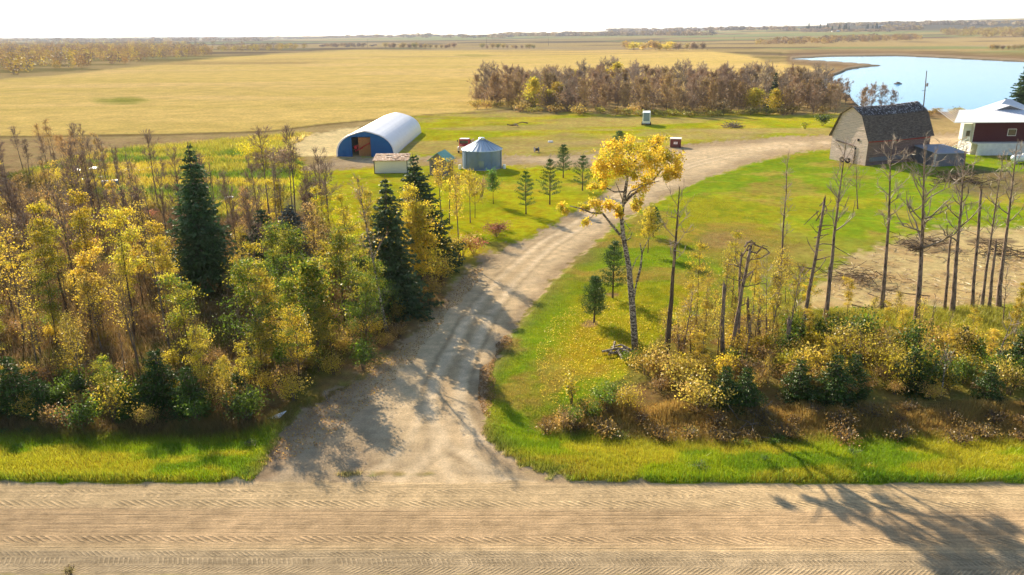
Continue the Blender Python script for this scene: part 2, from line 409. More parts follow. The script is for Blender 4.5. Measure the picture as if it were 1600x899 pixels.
    tp = sstep(0, 1, 1 - ((px - 1190) / 130) ** 2 - ((py - 395) / 45) ** 2 + 2.2 * n2); put(tp * .8, (.34, .27, .06), 1)
    # mowing stripes
    ms = np.sin((X * .75 + Yg * .66) * 2 * math.pi / 1.5); put(lr * sstep(.1, .9, ms) * (px > 1020) * (py < 400) * .35, (.23, .28, .02), 1)
    # brush strip on the right and straw ground
    br = region(BRUSHR, 5, 12); put(br * .95, (.22, .15, .05), .9); put(br * sstep(.5, .6, fbm(X, Yg, .3, 4)) * .6, (.20, .21, .03), 1)
    gb = sstep(0, 1, 1 - ((px - 1420) / 330) ** 2 - ((py - 510) / 24) ** 2 + 2 * n2); put(gb * .85, (.38, .35, .03), 1)
    st = region(STRAW, 6, 22); put(st, (.50, .385, .17), .3)
    put(st * sstep(.5, .62, fbm(X, Yg, .5, 4)) * .6, (.46, .31, .13), .4)
    for (cx, cy, rx, ry) in [(1330, 437, 42, 12), (1445, 383, 45, 10), (1480, 395, 60, 5), (1385, 455, 30, 6), (1550, 380, 40, 6)]:
        put(sstep(0, .8, 1 - ((px - cx) / rx) ** 2 - ((py - cy) / ry) ** 2 + 2 * n2) * .8, (.16, .11, .065), .2)
    put(sstep(0, 1, 1 - ((px - 1120) / 50) ** 2 - ((py - 378) / 14) ** 2 + 2 * n2) * .6, (.34, .24, .10), .5)
    put(sstep(0, 1, 1 - ((px - 1540) / 110) ** 2 - ((py - 285) / 26) ** 2 + 2 * n2) * .8, (.17, .12, .07), .5)
    # bare soil round young pines
    for (cx, cy, rx, ry) in [(922, 507, 17, 7), (957, 463, 14, 5), (852, 250, 16, 4)]:
        put(sstep(0, .7, 1 - ((px - cx) / rx) ** 2 - ((py - cy) / ry) ** 2 + 1.5 * n1) * .85, (.30, .19, .10), .2)
    # roadside verges
    vg = sstep(0, .12, RU + .5 * n1 + .9 * n2 + .1 * n4) * sstep(6.2, 3.6, RU + 2 * n2)
    put(vg, (.29, .34, .012), 1); put(vg * sstep(.48, .58, fbm(X * .5, Yg, .45, 4)) * .8, (.15, .24, .012), 1); put(vg * sstep(.50, .60, fbm(X * .4 + 8, Yg, .5, 4)) * .75, (.44, .36, .03), 1)
    sh = np.exp(-((RU + n2 * 3 - 7.5) / 2.2) ** 2) * sstep(880, 1000, px + 60 * n2); put(np.clip(sh, 0, 1) * .8, (.27, .165, .055), .6)  # brown dry-grass strip, with shade of the brush painted in
    # driveway
    dsd = sdf(DRIVE, px, py)
    wpx = np.clip(60 * 12 / dist, 1.2, 10)
    dm = sstep(-wpx * .35, wpx * .35, dsd + wpx * 2.2 * (n1 + .7 * n4))
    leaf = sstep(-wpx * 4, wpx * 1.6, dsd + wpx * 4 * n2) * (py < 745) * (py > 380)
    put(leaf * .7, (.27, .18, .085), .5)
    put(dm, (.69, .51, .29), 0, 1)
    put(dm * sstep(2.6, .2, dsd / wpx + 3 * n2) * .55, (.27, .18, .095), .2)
    put(dm * (px < 660) * sstep(640, 560, px - .0 * py) * (py > 560) * .45, (.24, .17, .11), .2)  # left of the mouth: dirt plus painted tree shade
    put(dm * (dsd > 0) * sstep(.5, .64, fbm(X, Yg, .5, 4)) * .3, (.50, .39, .25))
    mg = sstep(0, 1, 1 - ((px - 590) / 75) ** 2 - ((py - 741) / 5.5) ** 2 + 2.5 * n1); put(mg * .75, (.28, .24, .05), .8)
    # wheel ruts along the drive
    def polyd(pts):
        w = [P(a, b) for a, b in pts]; d = np.full(X.shape, 1e9)
        for a, b in zip(w[:-1], w[1:]):
            e = (b - a)[:2]; t = np.clip(((X - a[0]) * e[0] + (Yg - a[1]) * e[1]) / (e @ e), 0, 1); d = np.minimum(d, np.hypot(X - a[0] - e[0] * t, Yg - a[1] - e[1] * t))
        return d
    up = [(715, 560), (745, 500), (790, 440), (850, 385), (915, 345), (965, 308), (1020, 280), (1080, 258), (1160, 238), (1240, 226), (1330, 221), (1500, 219)]
    lines = [up, [(905, 765), (800, 735), (725, 690), (695, 640), (700, 595)] + up[:2], [(560, 765), (620, 735), (665, 690), (685, 640), (700, 595)] + up[:2], [(740, 765), (715, 720), (700, 670), (700, 595)] + up[:1]]
    wob = .35 * n2 + .15 * n1
    for i, ln in enumerate(lines):
        d = polyd(ln) + wob
        for c0, wd, cc, st_ in ((.85, .28, (.78, .60, .37), .8), (0, .3, (.50, .35, .19), .45), (1.45, .16, (.38, .27, .15), .4)):
            put(dm * np.exp(-((d - c0) / wd) ** 2) * st_ * (1.0 if i < 2 else .6), cc)
    # gravel road
    rm = sstep(.03, -.05, RU + .45 * n1 + .9 * n2 + .12 * n4) * sstep(-ROADW - .1, -ROADW + .25, RU + .5 * n1)
    tone = sstep(-1.9, -2.6, RU) * sstep(-5.6, -4.6, RU)
    put(rm, (.60, .435, .235), 0, .6)
    put(rm * tone * .55, (.49, .32, .175)); put(rm * sstep(-5.2, -5.7, RU) * .5, (.34, .27, .18), 0, 1)
    put(rm * sstep(.12, -.3, np.abs(RU)) , (.30, .20, .12))
    mk[..., 1] = rm
    below = sstep(-ROADW + .1, -ROADW - .3, RU + .5 * n1); put(below, (.34, .28, .07), 1, 0)
    # lake shores
    dl = sdf(LAKE, px, py)
    put(sstep(-16, -4, dl + 8 * n5) * (py < 190) * (px > 1130) * .8, (.22, .14, .08), .6)
    put(sstep(-4.5, -2, dl) * (py < 150) , (.42, .31, .19), .1)
    put(sstep(-3, 1, dl), (.10, .09, .06), 0)
    # sorting faces into objects
    cy_ = (RU[:-1, :-1] + RU[1:, 1:]) / 2; pxc = (px[:-1, :-1] + px[1:, 1:]) / 2; pyc = (py[:-1, :-1] + py[1:, 1:]) / 2
    dc = (dsd[:-1, :-1] + dsd[1:, 1:]) / 2; fc = sdf(FIELD, pxc, pyc); lc = (dl[:-1, :-1] + dl[1:, 1:]) / 2
    rid = np.zeros(cy_.shape, int)
    rid[(fc > 0) & (Yg[:-1, :-1] > 100)] = 3
    rid[(dc > 0) & (cy_ > 0)] = 2
    rid[(cy_ <= 0) & (cy_ > -ROADW)] = 1
    I = np.arange(nr * nc).reshape(nr, nc)
    Q = np.stack([I[:-1, :-1], I[:-1, 1:], I[1:, 1:], I[1:, :-1]], -1)
    V = np.stack([X, Yg, Z], -1).reshape(-1, 3); Cf = C.reshape(-1, 3); Mf = mk.reshape(-1, 3); Rf = RU.ravel()
    for r, nm in ((0, 'ground'), (1, 'road'), (2, 'driveway'), (3, 'field')):
        F = Q[rid == r]; ids, inv = np.unique(F, return_inverse=True); F2 = inv.reshape(-1, 4)
        me = np_mesh(nm, V[ids], F2, Cf[ids], True, [M['terrain']])
        a = me.color_attributes.new('mask', 'FLOAT_COLOR', 'POINT'); c = np.ones((len(ids), 4), np.float32); c[:, :3] = Mf[ids]; a.data.foreach_set('color', c.ravel())
        a = me.attributes.new('ru', 'FLOAT', 'POINT'); a.data.foreach_set('value', Rf[ids].astype(np.float32))
        link(nm, me, kind='structure')
    return dict(rows=rows, u=u, C=C, Z=Z, mk=mk)
GD = build_ground()
def gcol(x, y):
    """ground colour at points (nearest vertex)"""
    ri = np.clip(np.searchsorted(GD['rows'], y), 0, len(GD['rows']) - 1)
    W = np.where(GD['rows'][ri] < 20, 20, GD['rows'][ri])
    ui = np.clip(np.searchsorted(GD['u'], x / W), 0, len(GD['u']) - 1)
    return GD['C'][ri, ui], GD['Z'][ri, ui], GD['mk'][ri, ui]

# lake
def lake():
    m, nt = mat('lake_water'); n = N(nt); geo = n.n('ShaderNodeNewGeometry').outputs['Position']
    w = n.noise(n.mapping(geo, (.15, .6, 1)), 1.0, 3, .6)
    b = n.n('ShaderNodeBsdfPrincipled'); b.inputs['Base Color'].default_value = (.05, .24, .48, 1); b.inputs['Roughness'].default_value = .12; b.inputs['IOR'].default_value = 1.12
    u = n.n('ShaderNodeBump'); u.inputs['Strength'].default_value = .12; u.inputs['Distance'].default_value = .1; n.l(w, u.inputs['Height']); n.l(u.outputs[0], b.inputs['Normal'])
    n.out(b.outputs[0])
    pts = [P(a, b_) for a, b_ in LAKE]; mb = MB(); mb.add([(p[0], p[1], -.25) for p in pts], [tuple(reversed(range(len(pts))))])
    # grow a little so that the bed meets it
    o = mb.build('lake', m, kind='structure'); return o
lake()
HAZE = True
# ------------------------------------------------------------------ plants
def quads_cloud(C, size, col, rg, aspect=.6, up=0.0, colvar=.18, axis=None, axvar=.6):
    """leaf faces : one small quad per centre C, own colour each. returns V, F, cols"""
    n = len(C)
    a = rg.normal(size=(n, 3)); a[:, 2] *= (1 - up)
    if axis is not None: a = axis + a * axvar
    a /= np.linalg.norm(a, axis=1, keepdims=True) + 1e-9
    b = np.cross(a, rg.normal(size=(n, 3))); b /= np.linalg.norm(b, axis=1, keepdims=True) + 1e-9
    s = (np.asarray(size) * rg.uniform(.65, 1.35, n))[:, None] if not hasattr(size, 'shape') else size[:, None]
    V = np.stack([C - a * s * .5, C + b * s * aspect * .5, C + a * s * .5, C - b * s * aspect * .5], 1).reshape(-1, 3)
    F = np.arange(4 * n).reshape(n, 4)
    col = np.asarray(col, float); col = np.broadcast_to(col, (n, 3)) * rg.uniform(1 - colvar, 1 + colvar, (n, 1)) * rg.uniform(.94, 1.06, (n, 3))
    return V, F, np.repeat(col, 4, 0)

def lerp(a, b, t): return a + (b - a) * t
def grow(rg, H, r0, start=.3, nbr=12, blen=2.0, upang=40, lean=.03, nsub=3, wob=.02, top=.25, shape=None, droop=0):
    """trunk + branch polylines; returns trunk (pts, rads), branches [(pts, rads)], tips [(pos, dir)]"""
    n = 9; pts = []; off = np.zeros(2); d = rg.normal(size=2) * lean
    for i in range(n):
        t = i / (n - 1); off = off + (rg.normal(size=2) * wob + d) * H / n
        pts.append(np.array([off[0], off[1], t * H]))
    pts[0] = np.array([0, 0, -.3]); rad = [lerp(r0 * (1.25 if i == 0 else 1), r0 * .12, (i / (n - 1)) ** .9) for i in range(n)]
    def at(t):
        f = t * (n - 1); i = min(int(f), n - 2); return lerp(pts[i], pts[i + 1], f - i), lerp(rad[i], rad[i + 1], f - i)
    br = []; tips = []
    az = rg.uniform(0, 6.28)
    for k in range(nbr):
        t = lerp(start, .97, (k + rg.uniform(0, .8)) / nbr); az += 2.4 + rg.normal() * .4
        sh = shape((t - start) / (1 - start)) if shape else lerp(1, top, (t - start) / (1 - start))
        L = blen * sh * rg.uniform(.5, 1.35); p, r = at(t); el = R(upang + rg.normal() * 10)
        dv = np.array([math.cos(az) * math.cos(el), math.sin(az) * math.cos(el), math.sin(el)])
        P_ = [p]; q = p.copy(); m = 4
        for j in range(m):
            dv = dv + np.array([0, 0, .12 - droop * .3]) + rg.normal(size=3) * .14; dv /= np.linalg.norm(dv); q = q + dv * L / m; P_.append(q.copy())
        rb = max(min(r * .65, .04 * L), .026)
        br.append((P_, [lerp(rb, rb * .25, j / m) for j in range(m + 1)])); tips.append((q.copy(), dv.copy(), L))
        for s in range(nsub):
            f = rg.uniform(.3, .95) * m; i = min(int(f), m - 1); b0 = lerp(P_[i], P_[i + 1], f - i)
            d2 = dv + rg.normal(size=3) * .6 + np.array([0, 0, .25]); d2 /= np.linalg.norm(d2); l2 = L * rg.uniform(.3, .55)
            e = b0 + d2 * l2 * .5; e2 = e + (d2 + rg.normal(size=3) * .25) * l2 * .5
            br.append(([b0, e, e2], [rb * .6, rb * .42, rb * .25])); tips.append((e2, d2, l2))
    tips.append((pts[-1], np.array([0, 0, 1.]), blen * .3))
    return (pts, rad), br, tips

def join_np(parts):
    Vs = []; Fs = []; Cs = []; b = 0
    for V, F, C in parts: Vs.append(V); Fs.append(F + b); Cs.append(C); b += len(V)
    return np.concatenate(Vs), np.concatenate(Fs), np.concatenate(Cs)
def tubes_np(segs, col, sides=4):
    """quads only tubes as arrays"""
    parts = []
    ang = np.arange(sides) * 2 * math.pi / sides
    for pts, rad in segs:
        pts = np.asarray(pts); m = len(pts); d = np.gradient(pts, axis=0); d /= np.linalg.norm(d, axis=1, keepdims=True) + 1e-9
        ref = np.array([.3, .2, 1.]) if abs(d[0][2]) < .8 else np.array([1., .2, 0])
        a = np.cross(d, ref); a /= np.linalg.norm(a, axis=1, keepdims=True) + 1e-9; c = np.cross(d, a)
        r = np.asarray(rad)[:, None, None]
        V = pts[:, None] + (a[:, None] * np.cos(ang)[None, :, None] + c[:, None] * np.sin(ang)[None, :, None]) * r
        I = np.arange(m * sides).reshape(m, sides); J = np.roll(I, -1, 1)
        F = np.stack([I[:-1], J[:-1], J[1:], I[1:]], -1).reshape(-1, 4)
        parts.append((V.reshape(-1, 3), F, np.tile(np.asarray(col, float), (m * sides, 1))))
    return join_np(parts)
def two(partA, partB, name, mA, mB, smooth=False):
    """one mesh out of two arrays with a material each"""
    V, F, C = join_np([partA, partB]); mi = np.zeros(len(F), int); mi[len(partA[1]):] = 1
    return np_mesh(name, V, F, C, smooth, [mA, mB], mi)

BR = (.16, .125, .09)
def proto(name, cat, parts):
    """parts : [(name, mesh)] -> hidden-free prototype is not linked; the first placed copy is made from it"""
    e = bpy.data.objects.new(name, None); e['category'] = cat; PROTO_KIDS[e.name] = []
    for pn, me in parts:
        c = bpy.data.objects.new(pn, me); c.parent = e; PROTO_KIDS[e.name].append(c)
    e['H'] = max(v.co.z for v in parts[0][1].vertices)
    return e
def place(pr, loc, label, group=None, s=1.0, rz=None, tilt=(0, 0), sz=None):
    r = bpy.data.objects.new(pr.name.split('.')[0], None); COL.objects.link(r); r['category'] = pr['category']; r['label'] = label
    if group: r['group'] = group
    r.location = loc; r.rotation_euler = (tilt[0], tilt[1], random.uniform(0, 6.28) if rz is None else rz); r.scale = (s, s, sz or s)
    for ch in PROTO_KIDS[pr.name]:
        c = ch.copy(); COL.objects.link(c); c.parent = r
    return r

YEL, YOL, GRN, ORG, RUS, BRN, DKG, PNK = (.62, .465, .035), (.40, .36, .028), (.14, .21, .015), (.52, .38, .06), (.36, .22, .06), (.26, .17, .09), (.045, .085, .02), (.36, .16, .11)
# because tilt is applied about Y first then the spin, keep tilts in world space
def place(pr, loc, label, group=None, s=1.0, rz=None, tilt=(0, 0), sz=None, _p=place):
    r = _p(pr, loc, label, group, s, rz, (0, 0), sz)
    if tilt != (0, 0):
        q = (Matrix.Rotation(tilt[1], 4, 'Y') @ Matrix.Rotation(tilt[0], 4, 'X') @ Matrix.Rotation(r.rotation_euler[2], 4, 'Z')).to_euler(); r.rotation_euler = q
    return r
def aspen(seed, H, col, col2, nleaf=3000, dens=.45, start=.35, blen=1.7, nbr=15, size=.128, bark_='bark', low=None, name='aspen_tree', cat='tree', r0=None, mixp=.3, tcol=BR):
    rg = np.random.default_rng(seed)
    tr, br, tips = grow(rg, H, r0 or H * .011, start, nbr, blen, 45, .025, 3, .018, .35)
    T = tubes_np([tr], tcol, 7)
    tw = []
    for (p, d, L) in tips:
        for q in range(3):
            d2 = d + rg.normal(size=3) * .6; d2 /= np.linalg.norm(d2); b0 = p - d * L * rg.uniform(.1, .7); tw.append(([b0, b0 + d2 * .35, b0 + d2 * .7 + [0, 0, .08]], [.011, .009, .005]))
    B = tubes_np(br + tw, tcol, 3)
    per = int(nleaf * 1.35) // len(tips); cs = []; cc = []
    for (p, d, L) in tips:
        if rg.random() > .9: continue
        k = int(per * rg.uniform(.5, 1.6)); rr = .22 + .22 * L
        c = p + rg.normal(size=(k, 3)) * np.array([rr, rr, rr * .55]) * dens / .45 - d * L * .2
        tone = rg.random() < mixp; bright = rg.uniform(.75, 1.2)
        cs.append(c); cc.append(np.tile(np.array(col2 if tone else col) * bright, (k, 1)))
    L_ = quads_cloud(np.concatenate(cs), size, np.concatenate(cc), rg, .75)
    return proto(name, cat, [('trunk', np_mesh('trunk', *T, True, [M[bark_]])), ('crown', two(B, L_, 'crown', M['twig'], M['leaf']))])
def bare_tree(seed, H, nbr=16, blen=1.8, start=.4, col=BR, ntwig=500, tw=.014, tl=.55, upang=50, leaf=None, nleaf=0, name='bare_tree', sides=3, bark_='bark_grey', r0=None, lsize=.14, nsub=4, shape=None):
    rg = np.random.default_rng(seed)
    tr, br, tips = grow(rg, H, r0 or H * .011, start, nbr, blen, upang, .02, nsub, .02, .4, shape)
    T = tubes_np([tr], col, 7); parts = [tubes_np(br, col, sides)]
    if ntwig:
        k = max(ntwig // len(tips), 1); C = []; A = []
        for (p, d, L) in tips:
            base = p - d * L * rg.uniform(0, .6, (k, 1)); a = d + rg.normal(size=(k, 3)) * .55; a[:, 2] += .35; a /= np.linalg.norm(a, axis=1, keepdims=True)
            C.append(base + a * tl * .5); A.append(a)
        C = np.concatenate(C); A = np.concatenate(A)
        parts.append(quads_cloud(C, tl, np.array(col) * 1.1, rg, tw * 2 / tl, 0, .25, A, .05))
    B = join_np(parts)
    if nleaf:
        cs = np.concatenate([p + rg.normal(size=(max(nleaf // len(tips), 1), 3)) * .3 for (p, d, L) in tips])
        cr = two(B, quads_cloud(cs, lsize, leaf, rg, .8), 'crown', M['twig'], M['leaf'])
    else: cr = np_mesh('crown', *B, False, [M['twig']])
    return proto(name, 'tree', [('trunk', np_mesh('trunk', *T, True, [M[bark_]])), ('crown', cr)])
def spruce(seed, H, W, col=DKG, layers=None, start=.08, size=.20, dens=1.0, name='spruce_tree', top=.06, power=.85, bright=1.0, tuft=.5):
    rg = np.random.default_rng(seed); layers = layers or int(H * 3.2)
    tr, _, _ = grow(rg, H, H * .016, .5, 1, .1, wob=.006, lean=.005)
    C = []; A = []; segs = []; cl = []
    for i in range(layers):
        t = lerp(start, .985, (i + rg.uniform(-.3, .3)) / layers); t = min(max(t, start), .99)
        R_ = W * ((1 - t) / (1 - start)) ** power * rg.uniform(.75, 1.15) + top; nb = max(int(5 + R_ * 4.0), 4); a0 = rg.uniform(0, 6.28)
        for k in range(nb):
            az = a0 + k * 6.283 / nb + rg.normal() * .18; L = R_ * rg.uniform(.6, 1.15)
            d = np.array([math.cos(az), math.sin(az), 0]); droop = -.18 - .28 * (1 - t) + rg.normal() * .08
            b0 = np.array([0, 0, t * H]); m = max(int(L * 11 * dens), 3); s = np.sort(rg.uniform(.08, 1, m)) ** .8
            z = s * L * droop + .20 * L * s ** 3
            c = b0 + d * (s * L)[:, None]; c[:, 2] += z
            w = (1 - s * .55) * .30 * min(L, 1.6)
            side = np.array([-d[1], d[0], 0]) * rg.normal(size=(m, 1)) * w[:, None]
            C.append(c + side); A.append(np.tile(d * .8 + np.array([0, 0, -.25]), (m, 1)) + side * .9)
            cl.append(np.tile(np.array(col) * rg.uniform(.7, 1.35) * bright, (m, 1)))
            if L > .35: segs.append(([b0, b0 + d * L * .5 + np.array([0, 0, L * .5 * droop]), b0 + d * L * .92 + np.array([0, 0, .92 * L * droop + .15 * L])], [.03, .02, .008]))
    C = np.concatenate(C); A = np.concatenate(A); A /= np.linalg.norm(A, axis=1, keepdims=True); cl = np.concatenate(cl)
    n1 = quads_cloud(C, size * 1.7, cl, rg, .42, 0, .2, A, .35)
    n2 = quads_cloud(C + rg.normal(size=C.shape) * .07, size * 1.3, cl * .9, rg, .5, 0, .2, A, .7)
    B = tubes_np(segs, (.10, .075, .055), 3)
    return proto(name, 'tree', [('trunk', np_mesh('trunk', *tubes_np([tr], BR, 7), True, [M['bark_dark']])), ('crown', two(B, join_np([n1, n2]), 'crown', M['twig'], M['needle']))])
def pine(seed, H, W, col=(.075, .14, .03), name='young_pine', start=.2, nl=9, bright=1.0):
    """open young pine : whorls of rising branches tipped with needle brushes, bare stem below"""
    rg = np.random.default_rng(seed)
    tr, _, _ = grow(rg, H, .055 + H * .008, .5, 1, .1, wob=.01, lean=.01)
    C = []; A = []; segs = []; cl = []
    for i in range(nl):
        t = lerp(start, .94, i / (nl - 1)); f = (t - start) / (1 - start)
        R_ = W * (1 - f) ** .8 * (.55 + .45 * min(1, f * 4 + .4)) * rg.uniform(.85, 1.1) + .12
        nb = 5 + (i % 2); a0 = rg.uniform(0, 6.28)
        for k in range(nb):
            if rg.random() < .1: continue
            az = a0 + k * 6.283 / nb + rg.normal() * .2; L = R_ * rg.uniform(.7, 1.2); d = np.array([math.cos(az), math.sin(az), .42 + .3 * f])
            b0 = np.array([0, 0, t * H]); e = b0 + d * L
            segs.append(([b0, lerp(b0, e, .5) - [0, 0, .04], e], [.022, .014, .006])); shade = rg.uniform(.7, 1.35)
            for (q, w) in ((.45, .16), (.65, .22), (.85, .24), (1.0, .20)):
                m = 30; ctr = b0 + d * L * q + np.array([0, 0, .05]); C.append(ctr + rg.normal(size=(m, 3)) * w * .75 * min(1, L + .3) * [1, 1, .5]); A.append(np.tile(d * .5 + np.array([0, 0, .5]), (m, 1)))
                cl.append(np.tile(np.array(col) * shade * bright, (m, 1)))
    ctr = np.array([0, 0, H]); C.append(ctr + rg.normal(size=(40, 3)) * [.09, .09, .25]); A.append(np.tile([0, 0, 1.], (40, 1))); cl.append(np.tile(np.array(col), (40, 1)))
    C = np.concatenate(C); A = np.concatenate(A); A /= np.linalg.norm(A, axis=1, keepdims=True)
    n1 = quads_cloud(C, .15, np.concatenate(cl), rg, .30, 0, .25, A, .6)
    B = tubes_np(segs, (.14, .10, .07), 3)
    return proto(name, 'tree', [('trunk', np_mesh('trunk', *tubes_np([tr], BR, 6), True, [M['bark']])), ('crown', two(B, n1, 'crown', M['twig'], M['needle']))])
def shrub(seed, H, W, col, col2, n=1100, size=.11, name='shrub', twiggy=.4, stems=9):
    rg = np.random.default_rng(seed); segs = []; cs = []; cc = []
    for k in range(stems):
        az = rg.uniform(0, 6.28); rr = W * math.sqrt(rg.random()) * .9; h = H * rg.uniform(.55, 1.0)
        e = np.array([math.cos(az) * rr, math.sin(az) * rr, h]); mid = e * .5 * np.array([.7, .7, 1]) + rg.normal(size=3) * .06
        segs.append(([np.array([e[0] * .1, e[1] * .1, -.1]), mid, e], [.025, .018, .006]))
        for j in range(3):
            q = lerp(mid, e, rg.random()); q2 = q + rg.normal(size=3) * [.35, .35, .25] * W * .5 + [0, 0, .2 * H]; segs.append(([q, lerp(q, q2, .5), q2], [.01, .008, .004]))
        m = n // stems; u = rg.random((m, 1)) ** .6
        c = lerp(mid, e, u) + rg.normal(size=(m, 3)) * np.array([.30 * W, .30 * W, .13 * H])
        c[:, 2] = np.maximum(c[:, 2], .05)
        cs.append(c); cc.append(np.tile(np.array(col2 if rg.random() < .35 else col) * rg.uniform(.7, 1.25), (m, 1)))
    L_ = quads_cloud(np.concatenate(cs), size, np.concatenate(cc), rg, .75)
    return proto(name, 'shrub', [('stems', np_mesh('stems', *tubes_np(segs, (.15, .11, .08), 3), False, [M['twig']])), ('foliage', np_mesh('foliage', *L_, False, [M['leaf']]))])
def snag(seed, H, r0, nbr=4, blen=.9, start=.45, blunt=.6, col=(.15, .10, .07), bark_='bark_dark', ntw=0):
    """standing dead stem with a broken top and stubs"""
    rg = np.random.default_rng(seed)
    tr, br, tips = grow(rg, H, r0, start, max(nbr, 1), blen, 15, .02, 1, .035, .6)
    pts, rad = tr; rad = [lerp(r0, r0 * blunt, i / 8) for i in range(9)]; rad[0] = r0 * 1.3
    mb = MB(); mb.tube(pts, rad, 8)
    for k in range(5):                                   # splinters of the break
        a = k * 1.26; p = Vector(pts[-1]) + Vector((math.cos(a), math.sin(a), 0)) * r0 * blunt * .6
        mb.tube([p - Vector((0, 0, .1)), p + Vector((rg.normal() * .03, rg.normal() * .03, rg.uniform(.15, .45)))], [r0 * .28, .006], 4)
    kids = [('trunk', mb.mesh('trunk', M[bark_], True))]
    if nbr: kids.append(('branches', np_mesh('branches', *tubes_np([(p, [max(x * 1.2, .014) for x in r]) for p, r in br], col, 4), False, [M['twig']])))
    return proto('dead_tree', 'tree', kids)

def scatter(poly, n, mind, seed, zmin=None, avoid=(), far=False):
    """spaced random spots on the ground inside an outline given in photo pixels"""
    rg = np.random.default_rng(seed); W = [(GT if far else P)(a, b) for a, b in poly]
    w = [(p[0], p[1]) for p in W]; xs = [p[0] for p in w]; ys = [p[1] for p in w]; out = []
    for _ in range(n * 60):
        if len(out) >= n: break
        x = rg.uniform(min(xs), max(xs)); y = rg.uniform(min(ys), max(ys))
        if any((x - a) ** 2 + (y - b) ** 2 < mind ** 2 for a, b in out): continue
        if not inside(w, x, y): continue
        if any((x - a) ** 2 + (y - b) ** 2 < r_ ** 2 for a, b, r_ in avoid): continue
        out.append((x, y))
    return out
def at(x, y): return (x, y, H1(x, y))

# ---------------- prototypes
ASP = [aspen(100 + i, h, c, c2, nl, d, st, bl, nb, r0=h * .009, tcol=(.17, .12, .08)) for i, (h, c, c2, nl, d, st, bl, nb) in enumerate([
    (9.8, YEL, YOL, 3000, .38, .40, 2.3, 12), (8.0, YEL, ORG, 2400, .36, .35, 2.1, 11), (7.0, YEL, YOL, 2300, .38, .3, 2.2, 10), (10.5, YOL, YEL, 3000, .38, .45, 2.4, 13),
    (6.0, ORG, YEL, 1900, .36, .25, 1.8, 10), (9.0, YEL, YOL, 1500, .34, .5, 2.0, 10)])]
ASG = [aspen(120 + i, h, c, c2, nl, d, st, bl, nb) for i, (h, c, c2, nl, d, st, bl, nb) in enumerate([
    (8.5, GRN, YOL, 3800, .42, .18, 2.5, 15), (7.0, YOL, GRN, 3400, .42, .15, 2.3, 14), (9.0, YEL, GRN, 3800, .42, .2, 2.7, 15)])]
THIN = [aspen(140 + i, h, ORG, YEL, 700, .5, .3, 1.4, 14, .13, 'bark_grey', mixp=.4) for i, h in enumerate((7.5, 6.0, 8.5))]
RUSTY = [aspen(150 + i, h, (.44, .27, .08), (.34, .21, .08), 1000, .5, .3, 1.7, 14, .14, 'bark_grey', mixp=.4) for i, h in enumerate((8.5, 7.0))]
BARE = [bare_tree(160 + i, h, 16, bl, st, (.17, .115, .085), 700, .018, .7, 55) for i, (h, bl, st) in enumerate([(9.5, 1.9, .4), (8, 1.6, .35), (7, 1.7, .3), (10.5, 2.0, .5), (6, 1.5, .25)])]
POLE = [bare_tree(180 + i, h, 9, .9, .5, (.17, .12, .085), 120, .012, .4, 55) for i, h in enumerate((8.5, 7, 10))]
SHR = dict(
    yellow=[shrub(200 + i, h, w, YEL, ORG, 1000) for i, (h, w) in enumerate([(2.0, 1.1), (1.5, .9), (2.8, 1.2)])],
    orange=[shrub(210 + i, h, w, ORG, (.46, .29, .08), 1100, .12) for i, (h, w) in enumerate([(1.8, 1.2), (1.3, 1.0), (2.4, 1.2)])],
    rust=[shrub(220 + i, h, w, RUS, BRN, 800, .12) for i, (h, w) in enumerate([(1.2, 1.0), (1.6, 1.1)])],
    green=[shrub(230 + i, h, w, GRN, (.09, .15, .02), 1200, .14) for i, (h, w) in enumerate([(1.6, 1.2), (2.3, 1.2)])],
    olive=[shrub(236 + i, h, 1.1, YOL, YEL, 1000, .11) for i, h in enumerate((1.7, 2.4))],
    red=[shrub(240, 1.4, 1.1, (.33, .12, .07), PNK, 1000, .12)],
    dark=[spruce(250 + i, h, w, (.055, .10, .012), 16, .02, .085, 2.6, 'young_spruce', .06, .7) for i, (h, w) in enumerate([(3.0, 1.5), (2.3, 1.3)])])
SHR['dark'][0]['category'] = SHR['dark'][1]['category'] = 'tree'

CLEAR_L = [(P(350, 480)[0], P(350, 480)[1], 2.5)]
# ---------------- left wood
def wood(poly, n, mind, seed, kinds, group=None, smin=.85, smax=1.15, lim=None):
    """kinds : [(weight, protos, label, group)]"""
    rg = np.random.default_rng(seed + 1); w = np.cumsum([k[0] for k in kinds]); w = w / w[-1]
    for (x, y) in scatter(poly, n, mind, seed):
        k = kinds[int(np.searchsorted(w, rg.random()))]
        a_, b_ = proj(np.array([x]), np.array([y]))
        if 288 < a_[0] < 362 and 450 < b_[0] < 555 and k[1][0].get('H', 0) > 4: continue          # the glade before the tallest spruce
        pr = k[1][rg.integers(len(k[1]))]; s = rg.uniform(smin, smax)
        if lim and pr.get('H'): s = min(s, max((y - lim) / 1.62 / pr['H'], .3) * rg.uniform(.85, 1.1))
        place(pr, at(x, y), k[2], k[3], s, rg.uniform(0, 6.28), (rg.normal() * .025, rg.normal() * .025))
FRONT = [(-230, 645), (390, 640), (440, 610), (430, 560), (410, 500), (240, 470), (-230, 470)]
wood(FRONT, 74, 2.2, 1, [(5, ASP, 'yellow-leaved aspen in the roadside wood on the left', 'yellow aspens of the roadside wood'),
    (1.2, ASG[1:], 'olive-green half-turned aspen in the roadside wood', 'half-turned aspens of the roadside wood'),
    (3, THIN, 'thin orange-leaved sapling among the roadside aspens', 'thin orange saplings of the roadside wood'),
    (2, POLE, 'bare slender pole tree among the roadside aspens', 'bare poles among the roadside aspens')], None, .55, 1.05, 38.5)
